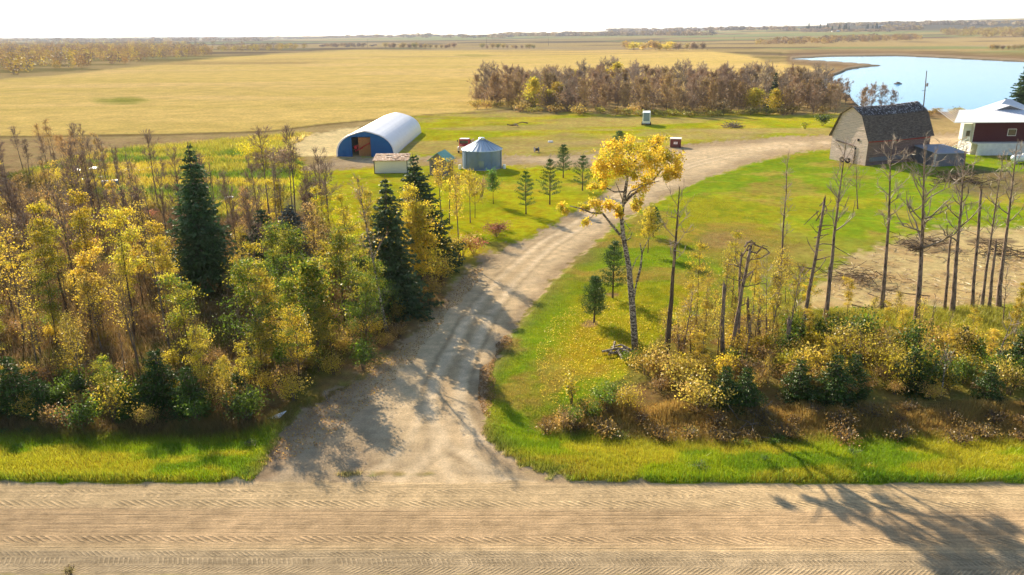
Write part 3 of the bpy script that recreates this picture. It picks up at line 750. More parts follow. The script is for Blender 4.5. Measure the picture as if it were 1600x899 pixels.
wood([(385, 650), (455, 632), (545, 585), (610, 540), (590, 490), (500, 470), (420, 500), (400, 580)], 19, 2.2, 2, [
    (3, ASG, 'leafy green and gold aspen at the wood corner beside the drive mouth', 'green and gold aspens at the drive mouth'),
    (2, ASP, 'yellow aspen crowding the wood corner beside the drive mouth', 'yellow aspens at the drive mouth')], None, .6, .95, 34.5)
wood([(480, 455), (590, 480), (640, 500), (680, 450), (640, 420), (560, 400), (500, 400)], 16, 2.2, 3, [
    (3, ASP, 'golden aspen behind the tall spruces beside the driveway', 'golden aspens near the driveway spruces'),
    (2, THIN, 'sparse orange sapling near the tall driveway spruces', 'orange saplings near the driveway spruces')], None, .7, .95)
wood([(-230, 465), (240, 465), (480, 455), (560, 400), (500, 385), (430, 350), (360, 335), (150, 310), (-230, 300)], 135, 1.9, 4, [
    (5, BARE, 'leafless grey-brown tree deep in the left wood', 'leafless trees deep in the left wood'),
    (4, POLE, 'bare straight pole stem deep in the left wood', 'bare poles deep in the left wood'),
    (2, RUSTY + THIN, 'orange-leaved sapling between bare stems of the left wood', 'orange saplings deep in the left wood'),
    (.8, ASP[1:3], 'yellow aspen between bare stems of the left wood', 'yellow aspens deep in the left wood')], None, .75, 1.0)
wood([(-260, 300), (60, 300), (250, 305), (270, 285), (150, 262), (100, 240), (60, 232), (-260, 228)], 60, 2.8, 6, [
    (4, BARE, 'brown leafless tree at the marsh end of the left wood', 'leafless trees at the marsh end'),
    (6, RUSTY, 'rusty orange tree at the marsh end of the left wood', 'rusty orange trees at the marsh end')], None, .6, .85)
# understorey
wood([(-230, 668), (200, 672), (400, 665), (450, 640), (560, 590), (625, 545), (660, 500), (600, 480), (400, 560), (100, 590), (-230, 590)], 62, 1.5, 7, [
    (4, SHR['yellow'], 'yellow-leaved bush under the front edge of the left wood', 'yellow bushes under the left wood'),
    (3, SHR['orange'], 'orange-leaved bush under the front edge of the left wood', 'orange bushes under the left wood'),
    (3, SHR['green'], 'green leafy bush under the front edge of the left wood', 'green bushes under the left wood'),
    (2, SHR['rust'], 'rust-brown bush under the front edge of the left wood', 'rust-brown bushes under the left wood')], None, .6, 1.0)
wood([(-230, 585), (100, 585), (400, 550), (600, 475), (560, 410), (430, 360), (330, 350), (150, 320), (-230, 300)], 60, 2.2, 8, [
    (4, SHR['orange'], 'dull orange bush inside the left wood', 'orange bushes inside the left wood'),
    (3, SHR['rust'], 'rust-brown bush inside the left wood', 'brown bushes inside the left wood'),
    (3, SHR['yellow'], 'yellow bush inside the left wood', 'yellow bushes inside the left wood'),
    (1.0, SHR['red'], 'reddish bush inside the left wood', 'reddish bushes inside the left wood')], None, .7, 1.15)
for (px, py, s) in [(28, 638, 1.25), (70, 642, 1.0), (255, 632, 1.3), (300, 640, 1.05), (-40, 640, 1.2), (200, 645, .8), (375, 628, .9), (130, 630, .85)]:
    place(SHR['dark'][0 if s > 1 else 1], G(px, py), 'low dark green spruce under the roadside aspens', 'low dark spruces under the roadside aspens', s)

# named trees : the spruces
def sph(px, py, tx, ty):
    g = G(px, py); t = PV(tx, ty, g[1]); return t[2] - g[2], (0, math.atan2(t[0] - g[0], t[2] - g[2]))
h_, t_ = sph(322, 455, 295, 222); sp1 = spruce(301, h_, 3.5, (.075, .125, .04), None, .10, .20, 1.1); place(sp1, G(322, 455), tilt=t_, label='tallest dark spruce, standing alone above the left wood')
h_, t_ = sph(612, 490, 601, 274); sp2 = spruce(302, h_, 3.7, (.065, .10, .035), None, .04, .20); place(sp2, G(612, 490), tilt=t_, label='dark spruce with a notched top nearest the driveway bend')
h_, t_ = sph(664, 418, 645, 238); sp3 = spruce(303, h_, 4.0, (.06, .105, .035), None, .04, .20); place(sp3, G(664, 418), tilt=t_, label='pointed dark spruce just left of the white shed')
sp4 = spruce(304, sph(415, 412, 410, 326)[0], 3.0, (.06, .11, .035), None, .04, .19); place(sp4, G(415, 408), 'small dark spruce left of the grey-needled spruce')
sp5 = spruce(305, sph(462, 425, 458, 314)[0], 3.3, (.11, .12, .10), None, .04, .20, 1.0); place(sp5, G(462, 425), 'grey-needled dying spruce inside the left wood')
a = aspen(310, 7.6, YOL, YEL, 5200, .55, .12, 2.1, 20, .16, mixp=.5); place(a, G(660, 462), 'broad yellow-green aspen between the two driveway spruces', s=1.0)
place(aspen(311, 6.5, GRN, YOL, 4000, .5, .15, 1.8, 18, .15), G(500, 560), 'dense green aspen at the middle of the wood corner', s=1.1)
# leaning pale stem with sparse crown beside the spruce
b = bare_tree(320, 12, 14, 1.6, .45, (.25, .19, .14), 300, .013, .5, 50, ORG, 350, bark_='bark_birch', r0=.14); place(b, G(606, 523), 'tall leaning pale-barked tree with a nearly bare crown beside the driveway', tilt=(0, -.10))
wood([(420, 345), (480, 335), (530, 395), (470, 400), (420, 385)], 10, 1.8, 9, [(3, BARE, 'spreading leafless tree at the lawn side of the left wood', 'leafless trees at the lawn side'), (2, POLE, 'thin bare stem at the lawn side of the left wood', 'thin bare stems at the lawn side')], None, .85, 1.15)
bt = bare_tree(322, 9.0, 22, 2.6, .28, (.19, .14, .10), 900, .013, .6, 52); place(bt, G(440, 372), 'large wide-crowned leafless tree beside the marsh')
place(shrub(330, 4.2, 3.0, (.55, .47, .02), YOL, 2600, .24), G(402, 262), 'large bright yellow willow bush on the marsh edge')
place(shrub(331, 3.6, 3.0, BRN, (.2, .13, .08), 1800, .2), G(440, 268), 'brown bare willow bush beside the bright yellow one')
# bush row between yard lawn and driveway
for (px, py, pr, s, lab) in [(722, 402, SHR['orange'][0], 1.3, 'pale orange bush at the lawn tip beside the driveway'), (740, 398, SHR['red'][0], 1.2, 'reddish bush at the lawn tip beside the driveway'),
        (775, 372, SHR['red'][0], 1.2, 'round reddish-brown bush alone on the lawn edge'), (705, 415, SHR['yellow'][2], 1.1, 'tall yellow bush at the lawn tip beside the driveway'),
        (690, 440, SHR['yellow'][0], 1.3, 'yellow bush right of the broad aspen beside the driveway'), (672, 478, SHR['orange'][2], .9, 'orange bush at the foot of the broad aspen')]:
    place(pr, G(px, py), lab, s=s)
for (px, py, h, lab) in [(690, 345, 7.4, 'thin yellow-topped tree before the green-roofed shed'), (702, 352, 7.8, 'bare twin stem beside the green-roofed shed tree'), (735, 350, 6.2, 'yellow sapling before the grain bin, left of the forked one'),
                         (718, 408, 8.6, 'tall thin brown-stemmed aspen nearest the driveway before the bin')]:
    place(aspen(340 + px, h, YEL, ORG, 650, .5, .45, 1.2, 11, .15, 'bark_grey', tcol=(.2, .14, .1)), G(px, py), lab)
place(aspen(345, 4.6, YOL, YEL, 800, .45, .35, 1.5, 10, .15), G(742, 342), 'forked yellow-green sapling in front of the grain bin')
place(shrub(346, 3.4, 2.0, (.38, .2, .14), BRN, 900, .12, stems=12), G(752, 310), 'pinkish-brown bare bush in front of the grain bin')
place(aspen(347, 4.2, (.10, .22, .03), GRN, 1400, .5, .35, 1.1, 12, .15), G(771, 320), 'small bright green tree right of the grain bin')
place(shrub(348, 2.5, 1.2, (.3, .17, .12), BRN, 500, .1), G(565, 322), 'small brown bare bush alone on the lawn before the white shed')
# young pines on the lawns
for i, (px, py, top, w, lab) in enumerate([(822, 336, 268, 1.35, 'young pine leftmost of the lawn row beyond the bend'), (859, 321, 249, 1.7, 'broad young pine second from the left in the lawn row'),
        (880, 279, 227, 1.45, 'young pine farthest back in the lawn row by the track'), (910, 299, 244, 1.6, 'dense dark young pine rightmost in the lawn row'),
        (957, 468, 378, 1.3, 'open young pine in the inner lawn, its stem bare below'), (928, 507, 434, .95, 'young pine in the inner lawn nearest the road'), (1020, 372, 325, 1.1, 'small green pine behind the yellow sapling on the inner lawn'),
        (968, 232, 206, 1.6, 'small dark conifer behind the gold poplar crown')]):
    g = G(px, py); h = PV(px, top, g[1])[2] - g[2]; place(pine(400 + i, h, w * 1.05, nl=8 + i % 3), g, lab)
place(aspen(410, 4.4, YEL, (.62, .5, .05), 2200, .42, .3, 1.1, 14, .13), G(1012, 398), 'small yellow sapling beside the little pine on the inner lawn')
place(shrub(411, 2.0, .55, (.75, .58, .04), YEL, 260, .13, stems=12), G(893, 632), 'little bright yellow sapling at the tip of the brush strip')

# ---------------- the gold poplar beside the drive (forked, the largest tree)
def poplar():
    g = G(993, 556); Yb = g[1]; rg = np.random.default_rng(77)
    def W(pts, dy=0.0): return [PV(a, b, Yb + dy * (i / max(len(pts) - 1, 1))) - g for i, (a, b) in enumerate(pts)]
    def rr(a, b, n): return [lerp(a, b, i / (n - 1)) for i in range(n)]
    tr = W([(993, 560), (991, 520), (988, 480), (985, 445), (983, 420), (979, 397), (974, 371), (971, 340), (974, 316)])
    mb = MB(); mb.tube(tr, rr(.26, .12, len(tr)), 10)
    root = thing('poplar_tree', 'tall forked poplar with a golden crown and pale mottled trunk beside the drive', 'tree', g)
    mb.build('trunk', M['bark_birch'], root, True)
    limbs = [([(974, 318), (978, 292), (982, 263), (984, 240)], .14, 0), ([(974, 318), (988, 304), (1003, 294), (1022, 280), (1036, 262)], .13, 1.2), ([(975, 316), (985, 300), (1005, 290), (1030, 283)], .07, -1.0),
             ([(973, 372), (957, 353), (942, 334), (925, 333), (907, 326), (890, 322)], .10, -1.2), ([(976, 300), (960, 300), (940, 290), (925, 285)], .07, .9), ([(980, 275), (965, 262), (950, 250), (938, 246)], .08, 1.0),
             ([(982, 263), (996, 248), (1012, 235), (1030, 222)], .07, -.6), ([(995, 440), (1001, 418), (1003, 396), (1000, 380)], .10, -.4), ([(989, 470), (995, 440)], .12, -.1), ([(974, 316), (968, 300), (962, 285)], .05, -1.2),
             ([(975, 378), (985, 372), (988, 362)], .05, -.5), ([(930, 333), (922, 342), (915, 352)], .03, .1), ([(1003, 396), (1008, 384), (1016, 370)], .05, -.5), ([(984, 430), (994, 405), (1000, 398)], .04, .4), ([(1000, 292), (1000, 305), (1000, 322)], .03, .3), ([(975, 345), (985, 360), (978, 372)], .03, .6)]
    for pts, r, dy in limbs:
        m = MB(); m.tube(W(pts, dy), rr(r, r * .3, len(pts)), 7); m.build('limb', M['bark_birch'], root, True)
    blobs = [(945, 250, 20), (940, 268, 15), (962, 236, 18), (985, 228, 15), (1000, 235, 20), (1022, 226, 14), (1032, 216, 10), (1046, 245, 18), (1022, 258, 22), (990, 262, 22), (965, 262, 18), (1052, 262, 14), (1010, 280, 16), (1056, 272, 9),
             (1000, 295, 10), (943, 288, 9), (992, 322, 9), (1000, 312, 8), (930, 322, 13), (950, 318, 11), (964, 326, 9), (878, 326, 8), (915, 346, 8), (912, 322, 6), (935, 258, 12), (1060, 258, 8), (1035, 240, 14), (975, 248, 16), (1018, 243, 18), (985, 275, 9), (1038, 275, 10), (968, 335, 5), (925, 292, 6), (958, 225, 9)]
    cs = []; cc = []; tw = []
    for (a, b, r) in blobs:
        rad = r * .86 * (Yb / 1150); dy = rg.normal() * (1.1 if r > 13 else .4); c = PV(a, b, Yb + dy) - g
        for q in range(max(int(r / 1.7), 4)):                # small tufts on the surface of the lobe
            v = rg.normal(size=3); v /= np.linalg.norm(v); sub = c + v * rad * rg.uniform(.35, 1.1) * [1.1, 1.9, .8]; k = int(rg.uniform(60, 120))
            cs.append(sub + rg.normal(size=(k, 3)) * (rad * .22 + .05)); tone = rg.random()
            cc.append(np.tile((np.array([.66, .49, .04]) if tone < .7 else np.array([.46, .43, .035])) * rg.uniform(.75, 1.15), (k, 1)))
            tw.append(([c - [0, 0, rad * .5], lerp(c, sub, .6), sub], [.02, .012, .005]))
    L_ = quads_cloud(np.concatenate(cs), .115, np.concatenate(cc), rg, .85)
    link('crown', two(tubes_np(tw, (.3, .25, .18), 3), L_, 'crown', M['twig'], M['leaf']), root)
poplar()

# ---------------- named stems of the row on the right
def stem(kind, pb, pt, seed, lab, r0=.16, nbr=14, bl=1.6, start=.5, group=None, **k):
    g = G(*pb); t = PV(pt[0], pt[1], g[1]); h = t[2] - g[2]; tilt = math.atan2(t[0] - g[0], h)
    if kind == 'bare': pr = bare_tree(seed, h, nbr, bl, start, (.30, .235, .18), int(k.get('tw', 260) * 1.3), .014, .5, 40, bark_=k.get('bark', 'bark_dark'), r0=r0, sides=4, nsub=3)
    else: pr = snag(seed, h, r0, nbr + 4, bl, start * .8, k.get('blunt', .6))
    return place(pr, g, lab, group, 1.0, k.get('rz', seed * 1.7), (0, tilt))
stem('bare', (1040, 570), (1058, 292), 501, 'crooked leafless tree immediately right of the gold poplar', .22, 13, 1.9, .55, tw=120, bark='bark')
stem('snag', (1130, 565), (1133, 445), 502, 'short dead trunk with a pointed top, right of the crooked tree', .17, 1, .3)
r503 = stem('snag', (1140, 560), (1165, 385), 503, 'dead trunk whose broken top droops sideways in loops', .15, 5, 1.7, .8)
stem('snag', (1153, 558), (1158, 400), 504, 'slim dead trunk leaning on the loop-topped one', .11, 4, 1.3, .6)
stem('snag', (1173, 545), (1174, 470), 505, 'short stump-like trunk right of the loop-topped pair', .16, 1, .2)
stem('snag', (1185, 540), (1186, 466), 506, 'second short stump-like trunk, right of the loop-topped pair', .14, 0, .2)
stem('bare', (1199, 540), (1204, 400), 507, 'thin bare sapling between the short stumps and the tall pole', .06, 9, .8, .4, tw=80)
stem('bare', (1216, 485), (1243, 240), 508, 'tall slender bare pole tree rising past the driveway edge', .14, 16, .8, .45, tw=200)
stem('bare', (1229, 548), (1247, 420), 509, 'thin leaning stem crossing the big leaning snag', .09, 6, .9, .5, tw=60)
r510 = stem('snag', (1251, 535), (1283, 312), 510, 'tall leaning snag with a knotted broken top', .15, 8, 1.5, .55)
stem('bare', (1288, 505), (1316, 222), 511, 'tall twin-stemmed bare tree in front of the barn gable', .19, 17, 2.0, .5)
stem('snag', (1231, 560), (1233, 500), 512, 'knee-high broken stump left of the leaning snag', .2, 0, .2)
stem('snag', (1290, 510), (1296, 420), 513, 'broken stub joined to the foot of the twin-stemmed tree', .15, 0, .2)
stem('bare', (1376, 490), (1396, 215), 514, 'bare straight tree in front of the barn side', .19, 20, 2.0, .48, tw=340)
stem('bare', (1430, 513), (1436, 232), 515, 'bare tree with a wide forked crown and a stick nest halfway', .24, 22, 3.0, .45, tw=420)
stem('bare', (1486, 496), (1512, 230), 516, 'bare tall tree with arching pale limbs in front of the grey shed', .21, 20, 2.3, .45, tw=360)
stem('snag', (1475, 490), (1487, 370), 517, 'thin topless pole left of the arching-limbed tree', .13, 1, .3)
stem('snag', (1518, 490), (1531, 295), 518, 'topless straight trunk right of the arching-limbed tree', .14, 3, .7)
stem('bare', (1533, 485), (1567, 240), 519, 'slim bare tree leaning right, third from the right edge', .14, 16, 1.5, .45)
stem('snag', (1545, 486), (1559, 380), 520, 'shorter topless pole beside the rightmost trees', .14, 0, .3)
stem('bare', (1560, 482), (1590, 225), 521, 'rightmost tall bare tree with knobby trunk', .2, 18, 1.8, .5)
stem('bare', (1566, 510), (1572, 420), 522, 'thin bare sapling at the foot of the rightmost tall tree', .05, 8, .7, .4, tw=60)
stem('bare', (1340, 268 + 60), (1338, 240), 523, 'small bare bush tree on the lawn before the barn', .09, 14, 1.8, .3)
stem('bare', (1470, 620), (1478, 545), 524, 'pale white dead sapling inside the right brush', .07, 8, 1.2, .45, tw=40, bark='bark_birch')
stem('bare', (1548, 590), (1585, 495), 525, 'pale bent birch stem inside the right brush', .09, 5, 1.2, .6, tw=30, bark='bark_birch')
stem('bare', (1066, 560), (1083, 450), 526, 'slim brown stem with yellow saplings around it', .08, 7, .8, .5, tw=60)
def extra(root, Y, lines, r):
    mb = MB(); rg = np.random.default_rng(len(lines))
    inv = root.matrix_basis.inverted()
    for i, ln in enumerate(lines):
        pts = [Vector(PV(a, b, Y + .5 * math.sin(i * 2.1 + j * .8))) for j, (a, b) in enumerate(ln)]; mb.tube([inv @ p for p in pts], [lerp(r, r * .35, j / (len(pts) - 1)) for j in range(len(pts))], 5)
    mb.build('broken_limb', M['bark_dark'], root)
extra(r503, G(1140, 560)[1], [[(1163, 386), (1170, 378), (1183, 384), (1197, 389), (1202, 395), (1190, 403), (1178, 406), (1166, 406)], [(1160, 400), (1170, 384), (1180, 379), (1176, 392)], [(1157, 418), (1149, 415), (1139, 413)], [(1156, 440), (1168, 432), (1177, 424), (1171, 445)], [(1164, 390), (1182, 396), (1192, 384), (1200, 386)], [(1166, 380), (1174, 376), (1180, 382)]], .07)
extra(r510, G(1251, 535)[1], [[(1281, 322), (1286, 316), (1291, 324), (1292, 333), (1284, 338)], [(1279, 330), (1268, 340), (1256, 352)], [(1277, 355), (1290, 352), (1304, 353)], [(1273, 385), (1285, 381), (1298, 382), (1315, 392), (1338, 405)], [(1275, 345), (1285, 330), (1294, 328)], [(1272, 372), (1284, 368), (1296, 366)], [(1266, 420), (1256, 430), (1246, 412)]], .05)
g = G(1433, 512); nb_ = MB(); rg = np.random.default_rng(9); c = PV(1431, 388, g[1])
for k in range(70):
    a = rg.uniform(0, 6.28); r = rg.uniform(.1, .55); p = c + np.array([math.cos(a) * r, math.sin(a) * r * .8, rg.uniform(-.2, .2)]); d = np.array([-math.sin(a), math.cos(a), rg.normal() * .25]); nb_.tube([p - d * .35, p + d * .35], .014, 3)
nb_.build('stick_nest', M['bark'], label='loose nest of sticks lodged halfway up the forked bare tree', cat='nest')

# right brush strip
wood([(1000, 565), (1060, 548), (1130, 538), (1200, 540), (1300, 538), (1680, 532), (1700, 560), (1700, 615), (1200, 615), (1060, 604)], 78, 1.4, 21, [
    (5, SHR['yellow'], 'yellow-leaved bush in the brush strip on the right', 'yellow bushes of the right brush strip'),
    (3.5, SHR['orange'], 'orange-leaved bush in the brush strip on the right', 'orange bushes of the right brush strip'),
    (1.5, SHR['rust'], 'rust-brown bush in the brush strip on the right', 'brown bushes of the right brush strip'),
    (3.5, SHR['green'] + SHR['olive'], 'green bush in the brush strip on the right', 'green bushes of the right brush strip')], None, .5, 1.25)
wood([(1090, 600), (1100, 520), (1200, 510), (1660, 505), (1680, 610), (1200, 610)], 46, 1.6, 27, [(3, THIN + ASP[:3], 'slender yellow sapling rising from the right brush strip', 'yellow saplings of the right brush strip'), (1, POLE, 'bare grey sapling rising from the right brush strip', 'bare saplings of the right brush strip')], None, .26, .46)
wood([(1000, 610), (1060, 620), (1200, 625), (1700, 625), (1700, 600), (1200, 595), (1010, 590)], 26, 1.3, 22, [
    (5, SHR['orange'], 'russet-leaved bush along the front of the right brush', 'russet bushes fronting the right brush'),
    (3, SHR['rust'], 'dead brown bush along the front of the right brush', 'dead brown bushes fronting the right brush'),
    (2, SHR['green'], 'green bush along the front of the right brush', 'green bushes fronting the right brush')], None, .6, .95)
wood([(1010, 560), (1100, 480), (1220, 470), (1300, 500), (1200, 545), (1060, 585)], 22, 1.6, 23, [(1, THIN + ASP[4:], 'slender yellow sapling right of the gold poplar', 'yellow saplings right of the gold poplar')], None, .45, .75)
for (px, py, s, lab) in [(1130, 632, 1.15, 'dark spruce bush at the left end of the right brush'), (1162, 636, 1.2, 'dark spruce bush second along the right brush'), (1245, 625, 1.2, 'dark spruce bush below the leaning snag'), (1300, 628, 1.4, 'broad dark spruce bush in the middle of the right brush'),
        (1330, 618, 1.2, 'dark spruce bush right of the broad one'), (1420, 612, 1.3, 'dark spruce bush below the nest tree'), (1500, 560, 1.0, 'thin green spruce behind the white dead sapling'), (1585, 590, 1.3, 'green spruce at the right end of the brush'), (1540, 625, 1.0, 'dark low spruce near the bent birch')]:
    place(SHR['dark'][0], G(px, py), lab, s=s * .8)
for (px, py, k, s, lab) in [(985, 640, 'yellow', .9, 'pale yellow rounded bush in front of the poplar'), (1095, 640, 'orange', 1.2, 'large russet-orange bush left of the dark spruces'), (1060, 610, 'orange', 1.2, 'orange bush between the poplar and crooked tree'),
        (945, 636, 'green', .7, 'low green bush left of the pale yellow one'), (960, 622, 'green', .6, 'low green bush behind the pale yellow one'), (920, 648, 'green', .6, 'dark green bush in the middle of the brush tip'), (880, 660, 'rust', .9, 'brown bush at the brush tip'),
        (890, 655, 'green', .6, 'green bush beside the brown one at the tip'), (985, 570, 'green', .5, 'low green weed patch at the foot of the poplar'), (1010, 590, 'orange', 1.0, 'orange-brown bush at the poplar foot')]:
    place(SHR[k][0], G(px, py), lab, s=s)

# ---------------- the grove beyond the yard, and the scrub beside the lake
FAR = [bare_tree(600 + i, h, 26, 3.0, .03, c, 1500, .04, 1.2, 52, lf, nl, 'bare_tree', 3, 'bark_grey', lsize=.3, shape=lambda f: .35 + .8 * math.sin(math.pi * min(f * .8 + .22, 1)) ** .8) for i, (h, c, lf, nl) in enumerate([
    (10, (.27, .19, .13), None, 0), (9, (.31, .21, .13), None, 0), (11, (.26, .20, .15), None, 0), (8, (.29, .20, .12), (.44, .31, .08), 450), (9, (.28, .19, .11), (.38, .27, .08), 600)])]
FARY = [aspen(620 + i, h, (.58, .42, .04), YOL, 2600, .9, .12, 2.6, 16, .32) for i, h in enumerate((8, 6.5))]
GROVE = [(738, 168), (760, 170), (900, 178), (1100, 182), (1290, 178), (1310, 170), (1270, 152), (1100, 146), (1000, 140), (900, 143), (800, 146), (745, 152)]
wood(GROVE, 175, 3.0, 31, [
    (10, FAR, 'purple-brown leafless tree in the grove beyond the yard', 'leafless trees of the grove'),
    (.45, FARY, 'yellow tree in the grove beyond the yard', 'yellow trees of the grove')], None, .7, 1.05)
for (px, py, k, s, lab) in [(833, 172, 0, 1.1, 'bright yellow tree at the left front of the grove'), (858, 173, 1, .8, 'small yellow tree right of the brightest one at the grove front'), (905, 150, 0, 1.1, 'yellow tree behind the left half of the grove'), (962, 147, 0, 1.35, 'largest yellow crown above the middle of the grove')]:
    place(FARY[k], G(px, py), lab, s=s)
place(spruce(640, 11, 2.6, (.04, .07, .03), 22, .04, .42, .6), G(1207, 176), 'dark narrow spruce standing in the right part of the grove')
FSH = [shrub(650, 2.2, 2.2, (.36, .25, .06), (.30, .18, .08), 420, .34), shrub(651, 1.6, 2.4, (.27, .25, .04), (.4, .28, .05), 420, .34)]
GB = [shrub(655 + i, h, w_, c, c2, 1100, .30, stems=16) for i, (h, w_, c, c2) in enumerate([(5.0, 3.4, (.27, .18, .11), (.22, .15, .10)), (4.0, 3.2, (.30, .21, .09), (.24, .18, .08)), (6.0, 3.4, (.25, .18, .13), (.29, .2, .12))])]
wood(GROVE, 70, 4.4, 36, [(1, GB, 'rounded brown leafless bush filling the grove', 'brown bushes filling the grove')], None, .75, 1.2)
wood([(738, 172), (900, 182), (1100, 185), (1290, 182), (1290, 178), (1100, 180), (900, 177), (738, 166)], 34, 3.4, 32, [(1, FSH, 'low yellow-brown bush along the foot of the grove', 'low bushes along the grove foot')])
wood([(1210, 180), (1330, 182), (1345, 172), (1330, 158), (1300, 150), (1230, 160)], 16, 4, 33, [(1, FAR[3:] + FAR[:1], 'bare dark tree between the grove and the lake', 'bare trees beside the lake')], None, .55, .8)
wood([(1345, 178), (1400, 178), (1400, 175), (1345, 173)], 5, 3, 34, [(1, FAR[:2], 'thin bare tree on the lake bank behind the barn', 'thin bare trees behind the barn')], None, .45, .65)
wood([(1440, 185), (1490, 187), (1600, 190), (1600, 182), (1450, 178)], 16, 3, 35, [(1, FSH, 'low reedy bush on the near lake bank', 'reedy bushes on the near lake bank')], None, .6, 1.0)
place(aspen(660, 2.6, (.6, .42, .06), ORG, 260, .5, .1, .6, 9, .3), G(1214, 179), 'little golden sapling at the foot of the grove spruce')
place(shrub(661, 2.6, 1.7, DKG, GRN, 700, .3), G(1285, 198), 'round dark green bush on the grass before the barn')
place(shrub(662, 2.0, 1.2, GRN, YOL, 160, .25), G(1258, 203), 'thin low sapling left of the round dark bush')
place(spruce(663, 17.0, 5.6, (.05, .10, .025), 36, .05, .36, .9), G(1600, 181), 'tall green spruce behind the white-roofed house')

# bushes beyond the field : countable clumps
def clump(px0, px1, py, n, protos, label, group, s0, s1, seed, dpy=1.0):
    rg = np.random.default_rng(seed)
    for i in range(n):
        px = lerp(px0, px1, (i + rg.uniform(.1, .9)) / n); place(protos[rg.integers(len(protos))], G(px, py + rg.uniform(-dpy, dpy)), label, group, rg.uniform(s0, s1))
BIGY = [shrub(670 + i, 8, 5.5, c, c2, 700, 1.0, 'far_bush', stems=14) for i, (c, c2) in enumerate([((.58, .44, .05), YOL), ((.54, .39, .06), (.3, .2, .09))])]
BIGB = [shrub(680 + i, 8, 5, c, c2, 600, .9, 'far_bush', stems=14) for i, (c, c2) in enumerate([((.26, .18, .12), (.3, .2, .1)), ((.34, .25, .09), (.22, .17, .06)), ((.13, .15, .05), (.24, .19, .06))])]
clump(972, 1050, 79, 11, BIGY, 'bright yellow bush in the round clump beyond the field', 'yellow bushes of the clump beyond the field', .9, 1.3, 41)
clump(1050, 1100, 79, 6, BIGB[:2], 'brown bush at the right end of the clump beyond the field', 'brown bushes of the clump beyond the field', .8, 1.2, 42)
clump(598, 715, 76.5, 16, BIGB, 'mixed bush in the left hedge beyond the field', 'bushes of the left hedge beyond the field', .7, 1.15, 43, .5)
clump(752, 840, 76.5, 12, BIGB, 'mixed bush in the right hedge beyond the field', 'bushes of the right hedge beyond the field', .6, 1.0, 44, .5)
clump(1545, 1610, 78, 8, BIGB[:2] + BIGY[1:], 'brown bush above the right end of the lake', 'bushes above the right end of the lake', .4, .75, 45, .8)

# ---------------- far woods that read as masses
def far_wood(name, outline, n, hgt, wid, cols, seed, label):
    """tree crowns as loose puffs of coarse leaf clumps over the ground inside an outline"""
    rg = np.random.default_rng(seed); parts = []
    for (x, y) in scatter(outline, n, wid * .45, seed, far=True):
        z = float(height(np.array([x]), np.array([y]))[0]); h = hgt * rg.uniform(.65, 1.25); wv = wid * rg.uniform(.7, 1.2); c = np.array(cols[rg.integers(len(cols))]) * rg.uniform(.8, 1.2)
        k = 80; v = rg.normal(size=(k, 3)); v /= np.linalg.norm(v, axis=1, keepdims=True); v *= rg.random((k, 1)) ** .33
        C = np.array([x, y, z + h * .52]) + v * [wv * .5, wv * .5, h * .5]
        parts.append(quads_cloud(C, wid * .15, c, rg, .7, 0, .18))
    V, F, C = join_np(parts)
    link(name, np_mesh(name, V, F, C, False, [M['farleaf']]), kind='stuff', label=label, cat='wood')
AUT = [(.44, .30, .07), (.36, .22, .07), (.26, .17, .09), (.20, .15, .10), (.50, .37, .06), (.34, .22, .08)]
PUR = [(.20, .14, .11), (.17, .13, .11), (.26, .17, .10), (.32, .21, .10)]
far_wood('far_woods', [(-300, 125), (0, 121), (60, 113), (120, 108), (200, 101), (260, 95), (330, 88), (330, 82), (300, 78), (150, 76), (-300, 80)], 1700, 10, 8, AUT, 51, 'autumn wood along the left edge of the field')
far_wood('far_woods', [(-300, 96), (0, 92), (120, 88), (210, 80), (330, 78), (480, 79), (480, 74), (330, 70), (170, 66), (-300, 68)], 520, 10, 12, AUT + PUR, 52, 'farther autumn wood behind the left field edge')
far_wood('far_woods', [(330, 82), (420, 81), (480, 78), (480, 75), (400, 76), (330, 79)], 60, 8, 9, AUT[:1] + AUT[4:], 53, 'yellow wood strip narrowing towards the field middle')
far_wood('far_woods', [(1180, 71), (1300, 69), (1360, 66), (1440, 63), (1430, 59), (1350, 60), (1240, 65), (1180, 68)], 260, 10, 12, AUT, 54, 'low brown scrub belt beyond the lake')
far_wood('far_woods', [(1480, 57), (1560, 59), (1620, 58), (1700, 58), (1700, 50), (1600, 50), (1520, 50), (1470, 52)], 320, 14, 16, AUT[:2] + AUT[4:], 55, 'orange-brown wood beyond the right lake shore')
far_wood('far_woods', [(1380, 47.5), (1440, 47.5), (1440, 44.5), (1380, 44.5)], 90, 13, 22, AUT[:1] + PUR, 56, 'orange wood near the far farmyard')
far_wood('far_woods', [(1250, 50.8), (1400, 50), (1400, 48.5), (1250, 49)], 70, 8, 22, PUR, 57, 'brown scrub round the far farmyard')
for k, (xa, xb, ya, yb, nn) in enumerate([(420, 800, 61.5, 59.5, 130), (780, 1120, 57.0, 55.5, 140), (950, 1300, 50.0, 48.5, 120), (-200, 420, 66.0, 63.5, 170), (1300, 1700, 42.0, 40.0, 160)]):
    far_wood('far_woods', [(xa, ya), (xb, ya - 1.0), (xb, yb - 1.0), (xa, yb)], nn, 14, 44, PUR, 70 + k, 'dim purple belt of woods near the horizon, %s' % ('left of the middle', 'above the middle', 'right of the middle', 'at the left edge', 'at the right edge')[k])
far_wood('far_woods', [(500, 74), (560, 75), (600, 72), (540, 71), (500, 72)], 30, 6, 12, PUR, 58, 'low brown scrub left of the far hedges')
FSP = spruce(690, 15, 3.6, (.03, .05, .035), 16, .03, 1.3, .35)
